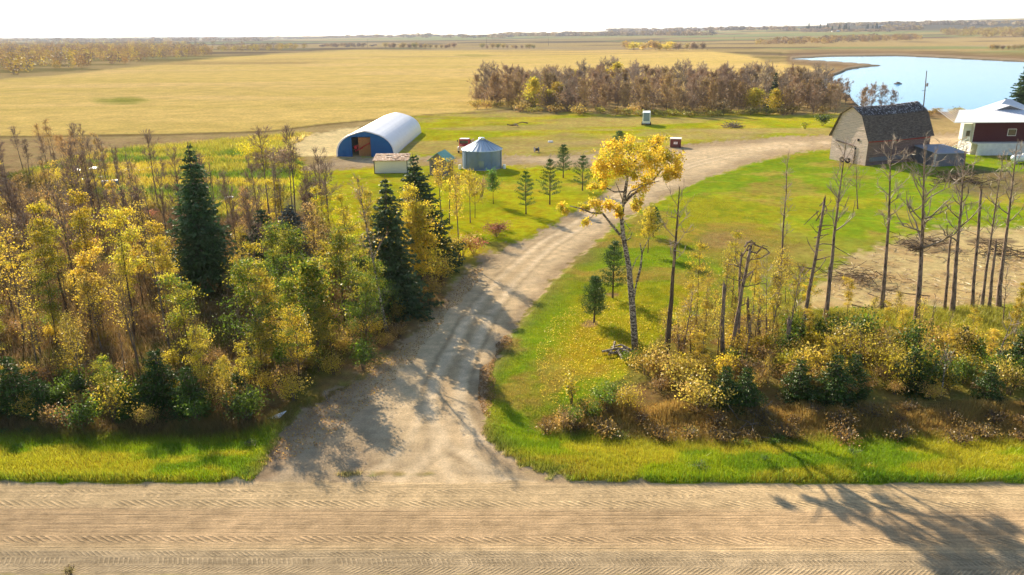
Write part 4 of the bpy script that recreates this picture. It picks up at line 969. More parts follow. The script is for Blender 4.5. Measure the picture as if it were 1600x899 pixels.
for i, px in enumerate([1260, 1263, 1276, 1281, 1287, 1292, 1300, 1311, 1318, 1321, 1326, 1355, 1363, 1369, 1374]):
    place(FSP, GT(px, 48.4 if px < 1300 or px > 1340 else 49.4), 'tiny dark spruce of the far farmyard shelter belt', 'spruces of the far farmyard', (1.3, 1.8, 1.2, 1.6)[i % 4])

# ================================================================== buildings and small things
MT = dict(
    whitemetal=simple('white_metal', (.66, .67, .70), .42, .06, 1.2, .5), blue=simple('blue_panel', (.012, .095, .27), .6, .12, .8),
    frame=simple('dark_frame', (.05, .05, .055), .7), plank=simple('brown_plank', (.36, .17, .06), .8, .25, 2, stretch=(6, 6, .5)),
    red=simple('red_paint', (.42, .03, .03), .6, .2, 3), inside=simple('shadowed_boards', (.22, .12, .06), .9, .3, 1.5),
    cream=simple('cream_siding', (.62, .60, .50), .8, .12, 2, stretch=(.3, .3, 8)), tar=simple('torn_tar_roof', (.26, .16, .10), .9, .3, 1.8, col2=(.62, .58, .52), lo=.56, hi=.6),
    greyboard=simple('grey_boards', (.17, .16, .17), .9, .3, 1.5, stretch=(7, 7, .4)), greenroof=simple('green_metal_roof', (.15, .38, .30), .5, .15, 2),
    galv=simple('galvanised_steel', (.16, .23, .31), .45, .08, .8, .5, .55), galvroof=simple('bin_roof_steel', (.55, .62, .66), .38, .06, 1, .5, .55),  # bin wall steel darkened bluish: its shade sits in the base colour
    barnwhite=simple('weathered_whitewash', (.66, .51, .43), .9, .25, 2.0, stretch=(.35, .35, 6), col2=(.34, .25, .20), lo=.54, hi=.72, bd=.03),
    barnred=simple('faded_red_boards', (.26, .15, .12), .9, .3, 1.6, stretch=(.3, .3, 5), col2=(.14, .10, .10), bd=.03),
    barntrim=simple('red_trim', (.30, .05, .04), .8), shingle=simple('old_shingles', (.10, .072, .058), .95, .4, 1.6, stretch=(1, 1, 3), col2=(.15, .12, .105), bd=.05),
    shingle2=simple('bleached_shingles', (.11, .085, .075), .95, .4, 1.5, stretch=(1.1, .8, 1), col2=(.62, .58, .56), lo=.53, hi=.56, bd=.05),
    hole=simple('dark_gap', (.012, .011, .010), .95), glass=simple('window_glass', (.03, .04, .05), .1, .05, 1, .6),
    housered=simple('dark_red_siding', (.075, .014, .018), .7, .1, 1, stretch=(.3, .3, 8)), housewhite=simple('white_siding', (.66, .64, .60), .7, .1, 1.5),
    wood=simple('bare_lumber', (.42, .30, .19), .85, .2, 4, stretch=(1, 1, .3)), rubber=simple('rubber', (.03, .03, .032), .8), tanktrim=simple('white_tank', (.75, .75, .73), .35, .05, 1, .5),
    boxred=simple('oxblood_boards', (.16, .055, .045), .8, .15, 3), chrome=simple('dull_chrome', (.5, .5, .5), .35, .05, 1, .5, .7), lamp=simple('lamp_glass', (.6, .55, .4), .2), 
    trailer=simple('trailer_white', (.62, .68, .70), .5, .08, 1), trailerdoor=simple('trailer_slate_blue', (.16, .23, .30), .5, .08, 1), concrete=simple('concrete', (.36, .34, .31), .9), greymetal=simple('grey_metal_roof', (.27, .28, .31), .6, .12, 1.5), tool=simple('faded_blue_paint', (.10, .18, .26), .6))
def gz(x, y): return H1(x, y)

# Quonset hut
def quonset():
    a = G(527, 246); b = G(616, 245.5); mid = (a + b) / 2; Wd = np.linalg.norm((b - a)[:2]); rz = R(-1.8); Rr = Wd / 2
    L = 36.0; Hh = PV(568, 205, a[1])[2] - a[2]
    root = thing('quonset_hut', 'long white arched metal hut with a blue front wall and an open doorway', 'hut', (mid[0], mid[1], a[2] - .05), rz)
    n = 26
    def arc(t, k=1.0):      # slightly pointed arch
        th = math.pi * t; x = -math.cos(th) * Rr; z = math.sin(th) ** .78 * Hh * .95 + Hh * .05 * max(0, 1 - abs(x) / (Rr * .35)); return x * k, z * k
    mb = MB(); ribs = 44
    for j in range(ribs + 1):
        k = 1.0 + (.024 if j % 2 else 0)
        b0 = len(mb.v)
        for i in range(n + 1):
            x, z = arc(i / n, k); mb.v.append((x, j * L / ribs, z))
        if j:
            for i in range(n): mb.f.append((b0 - n - 1 + i, b0 - n + i, b0 + i + 1, b0 + i)); mb.m.append(0)
    o = mb.build('roof_shell', MT['whitemetal'], root); md = o.modifiers.new('t', 'SOLIDIFY'); md.thickness = .09; md.offset = -1
    mb = MB()                      # raised front rim
    rim = [(arc(i / n, 1.012)[0], -.12, arc(i / n, 1.012)[1]) for i in range(n + 1)]; mb.tube(rim, .11, 6); mb.build('front_rim', MT['whitemetal'], root)
    # blue end wall with a doorway
    dx0, dx1, dh = -2.5, 1.1, 3.7
    mb = MB()
    xs = sorted(set([arc(i / n, .985)[0] for i in range(n + 1)] + [dx0, dx1]))
    def top(x):
        x_ = min(abs(x) / (Rr * .985), 1); th = math.acos(-x_); return math.sin(th) ** .78 * Hh * .935 + Hh * .05 * max(0, 1 - abs(x) / (Rr * .35))
    for x0, x1 in zip(xs[:-1], xs[1:]):
        z0 = dh if (x0 + x1) / 2 > dx0 and (x0 + x1) / 2 < dx1 else -.3
        for yy in (.02, .14): mb.add([(x0, yy, z0), (x1, yy, z0), (x1, yy, max(top(x1), z0)), (x0, yy, max(top(x0), z0))], [(0, 1, 2, 3)])
        if z0 > 0: mb.add([(x0, .02, z0), (x1, .02, z0), (x1, .14, z0), (x0, .14, z0)], [(0, 1, 2, 3)])
    mb.build('end_wall', MT['blue'], root)
    mb = MB(); mb.add([(-Rr * .98, L - .1, -.3), (Rr * .98, L - .1, -.3)] + [(arc(i / n, .98)[0], L - .1, arc(i / n, .98)[1]) for i in range(n, -1, -1)], [tuple(range(n + 3))]); mb.build('rear_wall', MT['blue'], root)
    mb = MB(); mb.box((dx0 - .06, 0, dh / 2), (.14, .2, dh)); mb.box((dx1 + .06, 0, dh / 2), (.14, .2, dh)); mb.box(((dx0 + dx1) / 2, 0, dh + .07), (dx1 - dx0 + .26, .2, .14)); mb.build('door_frame', MT['blue'], root)
    mb = MB()
    for k in range(9): mb.box((-1.3 + k * .28, .9, 1.75), (.26, .05, 3.5))
    mb.build('sliding_door', MT['plank'], root)
    mb = MB(); mb.tube([(-2.1, .75, .9), (0.8, .6, 2.5)], .09, 6); mb.tube([(-2.2, .7, 1.9), (-1.4, .65, 2.0), (-1.5, .6, 1.2), (-.6, .6, 1.6)], .13, 6); mb.box((-2.0, .7, 1.6), (.5, .3, .5), mi=0)
    tag_ = mb.build('grain_auger', MT['red'], label='red auger standing in the doorway of the arched hut', cat='auger'); tag_.location = root.location; tag_.rotation_euler = root.rotation_euler
    mb = MB(); mb.box((0, L / 2, -.12), (Wd * .96, L * .97, .2)); mb.build('slab', MT['concrete'], root)
quonset()

def gable_shed(name, label, cat, px0, px1, pyb, pyt, depth, ridge, axis, mw, mr, rz=0.0, over=.25, shed=False, front_drop=0.0):
    """small shed : front wall between two base pixels; axis 'y' = gable end faces the camera, 'x' = eave faces it"""
    a = G(px0, pyb); b = G(px1, pyb); m = (a + b) / 2; Wd = np.linalg.norm((b - a)[:2]); h = PV((px0 + px1) / 2, pyt, m[1])[2] - m[2]
    root = thing(name, label, cat, (m[0], m[1], m[2] - .03), rz); w2 = Wd / 2
    mb = MB()
    if axis == 'y':
        prof = [(-w2, -.1), (w2, -.1), (w2, h), (0, h + ridge), (-w2, h)]
        v = [(x, 0, z) for x, z in prof] + [(x, depth, z) for x, z in prof]
        mb.add(v, [(0, 1, 2, 3, 4), (9, 8, 7, 6, 5), (0, 5, 6, 1), (1, 6, 7, 2), (4, 9, 5, 0)]); mb.build('wall', mw, root)
        for s, nm in ((-1, 'roof'),):
            r = MB()
            for s in (-1, 1):
                e = Vector((s * (w2 + over), 0, h - ridge * over / w2)); t = Vector((0, 0, h + ridge)); nrm = Vector((s * ridge, 0, w2)).normalized() * .08
                q = [(e.x, -over, e.z + .02), (e.x, depth + over, e.z + .02), (t.x, depth + over, t.z + .02), (t.x, -over, t.z + .02)]
                q2 = [(x + nrm.x * (1 if i < 2 else 0), y, z + .09) for i, (x, y, z) in enumerate(q)]
                r.add(q + q2, [(0, 1, 2, 3), (7, 6, 5, 4), (0, 4, 5, 1), (1, 5, 6, 2), (2, 6, 7, 3), (3, 7, 4, 0)])
            r.build('roof', mr, root)
    else:
        hb = h + ridge
        v = [(-w2, 0, -.1), (w2, 0, -.1), (w2, 0, h), (-w2, 0, h), (-w2, depth, -.1), (w2, depth, -.1), (w2, depth, hb), (-w2, depth, hb)]
        mb.add(v, [(0, 1, 2, 3), (5, 4, 7, 6), (1, 5, 6, 2), (4, 0, 3, 7)]); mb.build('wall', mw, root)
        r = MB(); sl_ = ridge / depth; q = [(-w2 - over, -over, h - over * sl_ + .02), (w2 + over, -over, h - over * sl_ + .02), (w2 + over, depth + over, hb + over * sl_ + .02), (-w2 - over, depth + over, hb + over * sl_ + .02)]
        q2 = [(x, y, z + .12) for x, y, z in q]; r.add(q + q2, [(3, 2, 1, 0), (4, 5, 6, 7), (0, 1, 5, 4), (1, 2, 6, 5), (2, 3, 7, 6), (3, 0, 4, 7)]); r.build('roof', mr, root)
    return root, w2, h, m
# white low shed with a torn roof
r, w2, h, m = gable_shed('storage_shed', 'low cream shed with a torn patchy flat roof in front of the arched hut', 'shed', 585.5, 637, 272.5, 251.5, 4.2, .45, 'x', MT['cream'], MT['tar'], R(1.5), .2)
mb = MB(); 
for s in (-1, 1): mb.box((s * (w2 - .05), -.03, h / 2), (.12, .06, h + .1))
mb.box((0, -.035, .02), (w2 * 2, .07, .16)); mb.build('trim', MT['frame'], r)
rg = np.random.default_rng(5); mb = MB()
for k in range(16):
    x = rg.uniform(-w2, w2); y = rg.uniform(0, 4.0); mb.box((x, y, h + .45 * y / 4.2 + .17), (rg.uniform(.3, .9), rg.uniform(.3, .8), .05), rg.uniform(0, 3), 0, rx=.06)
mb.build('roofing_scrap', MT['tar'], r)
# small shed with green roof
r, w2, h, m = gable_shed('garden_shed', 'small grey board shed with a green gable roof beside the grain bin', 'shed', 671, 699, 275.5, 250.5, 3.4, 1.15, 'y', MT['greyboard'], MT['greenroof'], R(-14), .3)
mb = MB(); mb.box((.3, -.03, .95), (.9, .06, 1.9)); mb.build('door', MT['greyboard'], r)
mb = MB(); mb.box((-.9, -.03, 1.5), (.5, .05, .5)); mb.build('window', MT['glass'], r)

# grain bin
def grain_bin():
    a = G(722.5, 266); b = G(784, 266); m = (a + b) / 2; r = np.linalg.norm((b - a)[:2]) / 2; c = np.array([m[0], m[1] + r * .55, m[2]])
    h = PV(753, 235, m[1])[2] - m[2]; tip = PV(752, 215.5, c[1])[2] - m[2]
    root = thing('grain_bin', 'round corrugated steel grain bin with a ribbed cone roof', 'grain bin', (c[0], c[1], c[2] - .02))
    prof = []; nz = 44
    for i in range(nz + 1): prof.append((r + (.022 if i % 2 else 0), h * i / nz))
    MB().lathe(prof, 48).build('wall', MT['galv'], root)
    mb = MB(); mb.lathe([(r + .18, h - .06), (r + .16, h + .02), (.5, tip - .25)], 28); mb.build('roof', MT['galvroof'], root)
    mb = MB()
    for k in range(28):
        t = 2 * math.pi * k / 28; mb.tube([((r + .17) * math.cos(t), (r + .17) * math.sin(t), h + .04), (.5 * math.cos(t), .5 * math.sin(t), tip - .22)], .035, 4)
    mb.build('roof_rib', MT['galv'], root)
    MB().lathe([(.52, tip - .25), (.55, tip - .02), (.4, tip + .08), (.02, tip + .12)], 16).build('roof_cap', MT['galvroof'], root)
    mb = MB()
    for k in range(9):
        t = R(20 + k * 40); mb.box(((r + .04) * math.cos(t), (r + .04) * math.sin(t), h / 2), (.07, .07, h * .97), t)
    mb.build('stiffener', MT['galv'], root)
    mb = MB(); mb.lathe([(r + .1, -.1), (r + .1, .12), (r + .03, .13)], 40); mb.build('base_ring', MT['concrete'], root)
    mb = MB(); mb.box((0, -(r + .06), 1.1), (.8, .08, 1.2)); mb.build('hatch', MT['galv'], root)
    for px, side in ((722, -1), (784, 1)):
        mb = MB(); mb.lathe([(.0, 0), (.26, 0), (.28, .35), (.26, .7), (.0, .72)], 12); p = (c[0] + side * (r + .42), c[1] - 1.4, c[2]); mb.build('plastic_barrel', MT['tanktrim'], loc=p, label='white barrel at the foot of the grain bin, %s' % ('towards the green-roofed shed' if side < 0 else 'away from the green-roofed shed'), cat='barrel')
grain_bin()

# old truck seen from the front
def truck():
    g = G(723, 241); root = thing('farm_truck', 'old red and white farm truck parked behind the grain bin', 'truck', g, R(-8))
    def bev(o, w=.06):
        m_ = o.modifiers.new('b', 'BEVEL'); m_.width = w; m_.segments = 2; return o
    bev(MB().box((0, 2.2, 1.75), (2.0, 1.6, 1.5)).build('cab', MT['red'], root), .15)
    bev(MB().box((0, .85, 1.15), (1.5, 1.5, .75)).build('hood', MT['red'], root), .12)
    mb = MB(); mb.box((-.88, .85, .95), (.42, 1.4, .45)); mb.box((.88, .85, .95), (.42, 1.4, .45)); bev(mb.build('fender', MT['whitemetal'], root), .1)
    MB().box((0, 1.385, 1.98), (1.7, .05, .6)).build('windshield', MT['glass'], root)
    bev(MB().box((0, 2.2, 2.53), (1.8, 1.4, .08)).build('cab_roof', MT['whitemetal'], root), .03)
    MB().box((0, .07, 1.05), (1.2, .06, .5)).build('grille', MT['chrome'], root); MB().box((0, -.05, .6), (2.0, .14, .2)).build('bumper', MT['chrome'], root)
    for s in (-1, 1):
        mb = MB(); mb.tube([(s * .88, .05, 1.0), (s * .88, .15, 1.0)], .13, 12); mb.build('headlight', MT['lamp'], root)
        mb = MB(); mb.tube([(s * 1.0, 1.6, 1.8), (s * 1.25, 1.5, 2.1)], .02, 4); mb.box((s * 1.28, 1.5, 2.2), (.16, .05, .4)); mb.build('mirror', MT['frame'], root)
        for y in (.75, 4.6): mb = MB(); mb.tube([(s * .8, y, .42), (s * 1.05, y, .42)], .42, 16); mb.build('wheel', MT['rubber'], root)
    mb = MB(); mb.box((0, 4.6, 1.15), (2.2, 3.4, .15)); mb.box((-1.07, 4.6, 1.65), (.07, 3.4, .9)); mb.box((1.07, 4.6, 1.65), (.07, 3.4, .9)); mb.box((0, 2.95, 1.65), (2.1, .07, .9)); mb.build('grain_box', MT['wood'], root)
truck()

# enclosed trailer
def trailer():
    g = G(1009.5, 198); root = thing('enclosed_trailer', 'tall white box trailer with a slate-blue rear door at the edge of the grove', 'trailer', g, R(-10)); w = 1.9; h = 2.7
    mb = MB(); mb.box((0, 2.4, .55 + h / 2), (w, 4.8, h)); o = mb.build('body', MT['trailer'], root); o.modifiers.new('b', 'BEVEL').width = .08
    MB().box((0, -.03, .85 + h / 2), (w * .76, .06, h * .72)).build('rear_door', MT['trailerdoor'], root)
    mb = MB(); mb.box((0, -.1, .5), (w, .25, .22)); mb.build('bumper', MT['frame'], root)
    for s in (-1, 1):
        for y in (2.0, 2.9): mb = MB(); mb.tube([(s * .95, y, .38), (s * 1.18, y, .38)], .38, 14); mb.build('wheel', MT['rubber'], root)
    mb = MB(); mb.box((.6, 4.0, h + .62), (.5, .5, .16)); mb.box((-.5, -.07, .95), (.5, .05, .3)); mb.build('vent', MT['whitemetal'], root)
    mb = MB(); mb.tube([(0, 4.8, .5), (0, 6.2, .45)], .06, 6); mb.build('hitch', MT['frame'], root)
trailer()
# oxblood box shed
def box_shed():
    a = G(1047, 231); b = G(1063.5, 231); m = (a + b) / 2; w = np.linalg.norm((b - a)[:2]); h = PV(1055, 217.5, m[1])[2] - m[2]
    root = thing('pump_house', 'small dark red box with a white notice and pale lid beside the driveway', 'box', (m[0], m[1], m[2] - .02), R(-12))
    MB().box((0, w * .45, h / 2), (w, w * .9, h)).build('wall', MT['boxred'], root); MB().box((0, w * .45, h + .06), (w + .16, w * .9 + .16, .12)).build('lid', MT['housewhite'], root)
    MB().box((0, -.03, h * .55), (w * .36, .03, h * .26)).build('notice', MT['tanktrim'], root)
    MB().box((-w / 2 - .05, w * .45, h * .48), (.08, w * .8, h * .9)).build('side_panel', MT['housewhite'], root)
    mb = MB(); mb.box((0, -.045, h * .56), (w * .24, .01, h * .06)); mb.build('notice_print', MT['red'], root)
box_shed()

# old barn with a gambrel roof
def barn():
    O = G(1351.5, 260); O[2] -= .1; Yf = O[1]; eF = PV(1354, 217, Yf - .3); eB = PV(1455, 211, Yf + 5.6)
    s = eB - eF; L = math.hypot(s[0], s[1]) - .6; rz = math.atan2(s[1], s[0]); wd = 8.1
    he = eF[2] - O[2]; hb = PV(1347, 181, Yf + 1.6)[2] - O[2]; hr = PV(1330, 166, Yf + 4.2)[2] - O[2]
    root = thing('old_barn', 'weathered barn with a whitewashed gable and dark gambrel roof with missing shingles', 'barn', tuple(O), rz)
    # local : x along the side wall (away), y across the gable (to the left / far), z up.
    def pr(o=0.0): return [(0 - o, he - o * 1.4), (1.7, hb), (wd / 2, hr), (wd - 1.7, hb), (wd + o, he - o * 1.4)]
    def warp(x, y, z): return (x, y + .5 * (z / hr) * (x / L) ** 2 * .2, z - .22 * math.sin(math.pi * x / L) * (z / hr) + .25 * (z / hr) * (x / L))
    for x0, nm, mt in ((0, 'gable_wall', MT['barnwhite']), (L, 'gable_wall', MT['barnwhite'])):
        mb = MB(); nb = 34
        P0 = [(0, 0)] + [(y, z) for y, z in pr()] + [(wd, 0)]
        def yr(z):                                 # span of the gable at height z
            if z <= he: return 0, wd
            if z <= hb: f = (z - he) / (hb - he); return 1.7 * f, wd - 1.7 * f
            f = (z - hb) / (hr - hb); return lerp(1.7, wd / 2, f), lerp(wd - 1.7, wd / 2, f)
        rg = np.random.default_rng(3)
        for i in range(nb):                        # horizontal boards, each a little uneven
            z0 = hr * .985 * i / nb; z1 = hr * .985 * (i + 1) / nb - .02; a0, a1 = yr(z0); b0, b1 = yr(z1); off = rg.uniform(0, .035); th = .05
            sgn = -1 if x0 == 0 else 1; xo = x0 + sgn * off
            v = [(xo, a0, z0), (xo, a1, z0), (xo, b1, z1), (xo, b0, z1), (x0 - sgn * th, a0, z0), (x0 - sgn * th, a1, z0), (x0 - sgn * th, b1, z1), (x0 - sgn * th, b0, z1)]
            mb.add(v, [(0, 1, 2, 3), (7, 6, 5, 4), (3, 2, 6, 7), (0, 4, 5, 1)])
        mb.build(nm, mt, root)
    for y0, sg in ((0, -1), (wd, 1)):
        mb = MB(); rg = np.random.default_rng(8)
        for i in range(16):
            z0 = (he + .1) * i / 16; z1 = (he + .1) * (i + 1) / 16 - .02; off = rg.uniform(0, .03) * sg
            mb.box((L / 2, y0 + off, (z0 + z1) / 2), (L, .07, z1 - z0))
        mb.build('side_wall', MT['barnred'], root)
    MB().box((L / 2, -.10, he - .55), (L * .995, .05, .34)).build('trim', MT['barntrim'], root)
    # roof : four slopes of ragged shingle rows
    prf = pr(.35); ox = .45; rg = np.random.default_rng(12)
    for k in range(4):
        (ya, za), (yb, zb) = prf[k], prf[k + 1]; mb = MB(); rows = 14; cols = 30; up = k in (1, 2)
        nrm = Vector((0, -(zb - za), (yb - ya))).normalized()
        for i in range(rows):
            for j in range(cols):
                if (up and rg.random() < .04) or (j > cols - 3 and k in (0, 1) and abs(i - (rows - 2 if k == 0 else 1)) < 2 and rg.random() < .6): continue
                f0 = i / rows; f1 = min((i + 1.25) / rows, 1.0); x0 = -ox + (L + 2 * ox) * j / cols; x1 = -ox + (L + 2 * ox) * (j + 1) / cols
                if k > 1: f0, f1 = 1 - f0, max(1 - f1, 0)
                lift = .035 + rg.uniform(0, .05); c = []
                for f, x, lf in ((f0, x0, lift), (f0, x1, lift + rg.uniform(-.01, .03)), (f1, x1, .0), (f1, x0, .0)):
                    c.append(Vector(warp(x, lerp(ya, yb, f), lerp(za, zb, f))) + nrm * (lf + .05))
                mb.add(c, [(0, 1, 2, 3)])
        mb.build('roof_slope', MT['shingle2'] if up else MT['shingle'], root)
        mb = MB(); c = [Vector(warp(x, y, z)) for x, y, z in ((-ox, ya, za), (L * .5, ya, za), (L + ox, ya, za), (L + ox, yb, zb), (L * .5, yb, zb), (-ox, yb, zb))]; mb.add([v - nrm * .02 for v in c], [(0, 1, 4, 5), (1, 2, 3, 4)])
        o = mb.build('roof_deck', MT['shingle'], root); 
    mb = MB(); mb.box((-.06, 2.1, he - .5), (.06, .42, .42)); mb.build('loft_opening', MT['hole'], root)
    mb = MB(); mb.box((-.06, 2.5, 1.45), (.06, .28, 2.9)); mb.build('door_gap', MT['hole'], root)
    mb = MB(); mb.box((-.07, 4.9, 3.35), (.08, 4.6, .16), rx=.12); mb.build('door_rail', MT['barnred'], root)
    mb = MB(); mb.box((L * .5, -.08, 1.1), (L * .9, .04, .7)); mb.build('bottom_boards', MT['greyboard'], root)
    ca, sa = math.cos(rz), math.sin(rz)
    for k, (dx, dy, rr, t) in enumerate([(-.8, 3.2, .5, .9), (-.9, 4.3, .5, .3)]):
        mb = MB()
        pts = [(rr * .72 * math.cos(a), 0, rr * .72 * math.sin(a)) for a in [i * 2 * math.pi / 20 for i in range(21)]]; mb.tube(pts, .16, 8, False)
        o = mb.build('old_tyre', MT['rubber'], label=['old black tyre by the slit in the barn gable', 'old black tyre farther from the slit in the barn gable'][k], cat='tyre'); x, y = O[0] + dx * ca - dy * sa, O[1] + dx * sa + dy * ca
        o.location = (x, y, gz(x, y) + .5); o.rotation_euler = (-.3, 0, rz + math.pi / 2 + t * .3)
barn()

# low grey shed between the barn and the house
r, w2, h, m = gable_shed('lean_shed', 'low grey shed with a flat metal roof between the barn and the house', 'shed', 1458, 1509, 261, 240, 6.0, .55, 'x', MT['greyboard'], MT['greymetal'], R(8), .2)
mb = MB(); mb.box((-w2 - .06, .25, h / 2), (.1, .4, h)); mb.build('corner_post', MT['housewhite'], r)

# house with the white roof
def house():
    g = G(1515, 243); Y0 = g[1]; z0 = g[2]
    def q(px, py, dy=0.0): v = PV(px, py, Y0 + dy); return v - np.array([g[0], Y0, z0])
    root = thing('farm_house', 'raised dark red house with a bright white metal roof at the right edge', 'house', tuple(g))
    xl = 0.0; xr = 26.0; ze = q(1520, 194)[2]; zb = q(1520, 222)[2]
    MB().box(((xl + xr) / 2, 2.2, (zb + ze) / 2 + .1), (xr - xl, 4.4, ze - zb + .2)).build('upper_wall', MT['housered'], root)
    MB().box(((xl + xr) / 2, 2.25, zb / 2), (xr - xl - .1, 4.3, zb)).build('foundation', MT['housewhite'], root)
    MB().box(((xl + xr) / 2, -.9, zb - .12), (xr - xl + .4, 2.0, .2)).build('deck', MT['housewhite'], root)
    mb = MB(); 
    mb.box(((xl + xr) / 2, -1.86, zb * .5), (xr - xl, .06, zb * .9)); mb.build('deck_skirt', MT['housewhite'], root)
    # lean roof at the front
    e0 = q(1491, 191.5, -1.6); t0 = q(1499, 172, 4.5)
    def slab(pts, name, mt, th=.12):
        mb = MB(); lo = [Vector(p) - Vector((0, 0, th)) for p in pts]; n = len(pts); mb.add([Vector(p) for p in pts] + lo, [tuple(range(n)), tuple(reversed(range(n, 2 * n)))] + [(i, i + n, (i + 1) % n + n, (i + 1) % n) for i in range(n)]); return mb.build(name, mt, root)
    slab([(e0[0], -1.6, e0[2]), (xr + 1, -1.6, e0[2]), (xr + 1, 4.5, t0[2]), (t0[0], 4.5, t0[2])], 'porch_roof', MT['whitemetal'])
    mb = MB()
    for i in range(60):
        f = i / 59; x = lerp(e0[0], xr + 1, f); mb.box((x, -1.6 + 3.05, (e0[2] + t0[2]) / 2 + .03), (.05, 6.75, .05), 0, 0, rx=math.atan2(t0[2] - e0[2], 6.1))
    mb.build('roof_seam', MT['whitemetal'], root)
    # gable roof of the main block behind, ridge running away from the camera
    pk = q(1575, 155, 10); lf = q(1517, 173.5, 4.6); fr = q(1577, 164, 4.6)
    xm = fr[0]; hw = xm - lf[0]; zt = pk[2]
    pk = q(1575, 155, 8); lb = q(1519, 172.5, 11); xm = pk[0]; hw = xm - lb[0]; zt = pk[2]; zl = lb[2]; y0, y1 = 4.55, 11.0
    for pts in ([(xm - hw, y0, zl), (xm - .5, 7.8, zt), (xm - hw, y1, zl)], [(xm - hw, y0, zl), (xm + hw, y0, zl), (xm + .5, 7.8, zt), (xm - .5, 7.8, zt)], [(xm + hw, y0, zl), (xm + hw, y1, zl), (xm + .5, 7.8, zt)], [(xm - hw, y1, zl), (xm - .5, 7.8, zt), (xm + .5, 7.8, zt), (xm + hw, y1, zl)]):
        slab(pts, 'main_roof', MT['whitemetal'])
    mb = MB(); a = q(1546, 172.5, 4.4); b_ = q(1577, 165.5, 4.4); c_ = q(1610, 172.5, 4.4); mb.add([(a[0], 4.4, a[2] - .3), (c_[0], 4.4, a[2] - .3), (b_[0], 4.4, b_[2]), (a[0], 4.9, a[2] - .3), (c_[0], 4.9, a[2] - .3), (b_[0], 4.9, b_[2])], [(0, 1, 2), (5, 4, 3), (0, 3, 4, 1)]); mb.build('dormer_gable', MT['greyboard'], root)
    slab([(a[0] - .6, 4.2, a[2] - .45), (b_[0], 4.2, b_[2] + .12), (b_[0], 6.8, b_[2] + .12), (a[0] - .6, 6.8, a[2] - .45)], 'dormer_roof', MT['whitemetal']); slab([(b_[0], 4.2, b_[2] + .12), (c_[0] + .6, 4.2, a[2] - .45), (c_[0] + .6, 6.8, a[2] - .45), (b_[0], 6.8, b_[2] + .12)], 'dormer_roof', MT['whitemetal'])
    MB().box((xm, 7.9, zl / 2), (hw * 2 - 1, 6.0, zl - .1)).build('main_wall', MT['housewhite'], root)
    MB().box((-.05, 2.2, (zb + ze) / 2 + .08), (.08, 4.45, ze - zb + .1)).build('side_wall', MT['housewhite'], root)
    mb = MB(); mb.box((-.9, .6, (zb + ze) / 2), (1.6, .1, ze - zb)); mb.build('porch_end', MT['housewhite'], root)
    f = MB().box((-.75, .52, zb + 1.5), (.9, .08, 1.2)).build('window', MT['housewhite'], root); MB().box((-.75, .46, zb + 1.5), (.7, .03, 1.0)).build('pane', MT['glass'], f)
    for wx in (7, 15): 
        f = MB().box((wx, -.03, zb + 1.7), (1.6, .08, 1.3)).build('window', MT['housewhite'], root); MB().box((wx, -.08, zb + 1.7), (1.4, .03, 1.1)).build('pane', MT['glass'], f)
    # outside stair going down to the left
    st = thing('porch_stairs', 'slanting white wooden stairs with rails at the left end of the house', 'stairs', tuple(g))
    top = np.array([-1.2, -.6, zb]); bot = q(1476, 231, -.6); bot[2] = 0; n = 9
    for dy in (-.55, .55):
        mb = MB(); mb.tube([top + [0, dy, 0], bot + [0, dy, 0]], .09, 4); mb.build('stringer', MT['housewhite'], st)
        mb = MB(); mb.tube([top + [0, dy, 1.0], bot + [0, dy, .95]], .06, 4)
        for k in range(6): p = lerp(top, bot, k / 5) + [0, dy, 0]; mb.tube([p, p + [0, 0, 1.0]], .05, 4)
        mb.build('railing', MT['housewhite'] if dy < 0 else MT['wood'], st)
    for k in range(n): p = lerp(top, bot, (k + .5) / n); MB().box(p, (.35, 1.1, .05)).build('step', MT['wood'], st)
house()
def propane():
    g = G(1578, 257); root = thing('propane_tank', 'white propane tank lying on the grass at the right edge', 'tank', (g[0], g[1], g[2]), R(4)); r = .62; L = 4.2
    prof = [(.02, 0), (r * .55, .10), (r * .85, .28), (r, .55), (r, L - .55), (r * .85, L - .28), (r * .55, L - .1), (.02, L)]
    mb = MB(); mb.lathe(prof, 20); o = mb.build('vessel', MT['tanktrim'], root, True, loc=(0, 0, r + .25)); o.rotation_euler = (0, R(90), 0)
    mb = MB(); mb.lathe([(.0, 0), (.2, 0), (.2, .22), (.0, .3)], 12); mb.build('valve_dome', MT['tanktrim'], root, loc=(L / 2, 0, 2 * r + .22))
    for x in (.9, L - .9): MB().box((x, 0, .2), (.2, .9, .45)).build('foot', MT['concrete'], root)
propane()
def pole(px, py, pt, label, r=.15, arm=True, tf=True, group=None):
    g = G(px, py); t = PV(px + (pt[0] - px), pt[1], g[1]); h = t[2] - g[2]; root = thing('utility_pole', label, 'pole', tuple(g), 0, group)
    e = np.array([t[0] - g[0], 0, h]); MB().tube([(0, 0, -.3), e * .5, e], [r, r * .85, r * .65], 8).build('pole', M['bark'], root, True)
    if tf:
        c = e * .72; MB().lathe([(0, -.45), (.25, -.45), (.27, .0), (.25, .4), (.0, .48)], 12, c=(c[0] + .45, 0, c[2])).build('transformer', MT['greymetal'], root)
        MB().box((e[0] * .60 - .3, 0, e[2] * .60), (1.0, .1, .1)).build('bracket', MT['frame'], root)
    if arm: MB().box((e[0] * .96, 0, h * .96), (1.8, .12, .12)).build('crossarm', M['bark'], root)
pole(1441, 188, (1448, 111), 'wooden utility pole with a transformer behind the barn roof', arm=False)
for i, (px, y0, y1) in enumerate([(574, 75, 61), (760, 73.5, 59), (857, 72, 59), (1147, 66, 56)]): pole(px, y0, (px, y1), 'distant thin utility pole on the road beyond the field', .28, True, False, 'utility poles beyond the field')
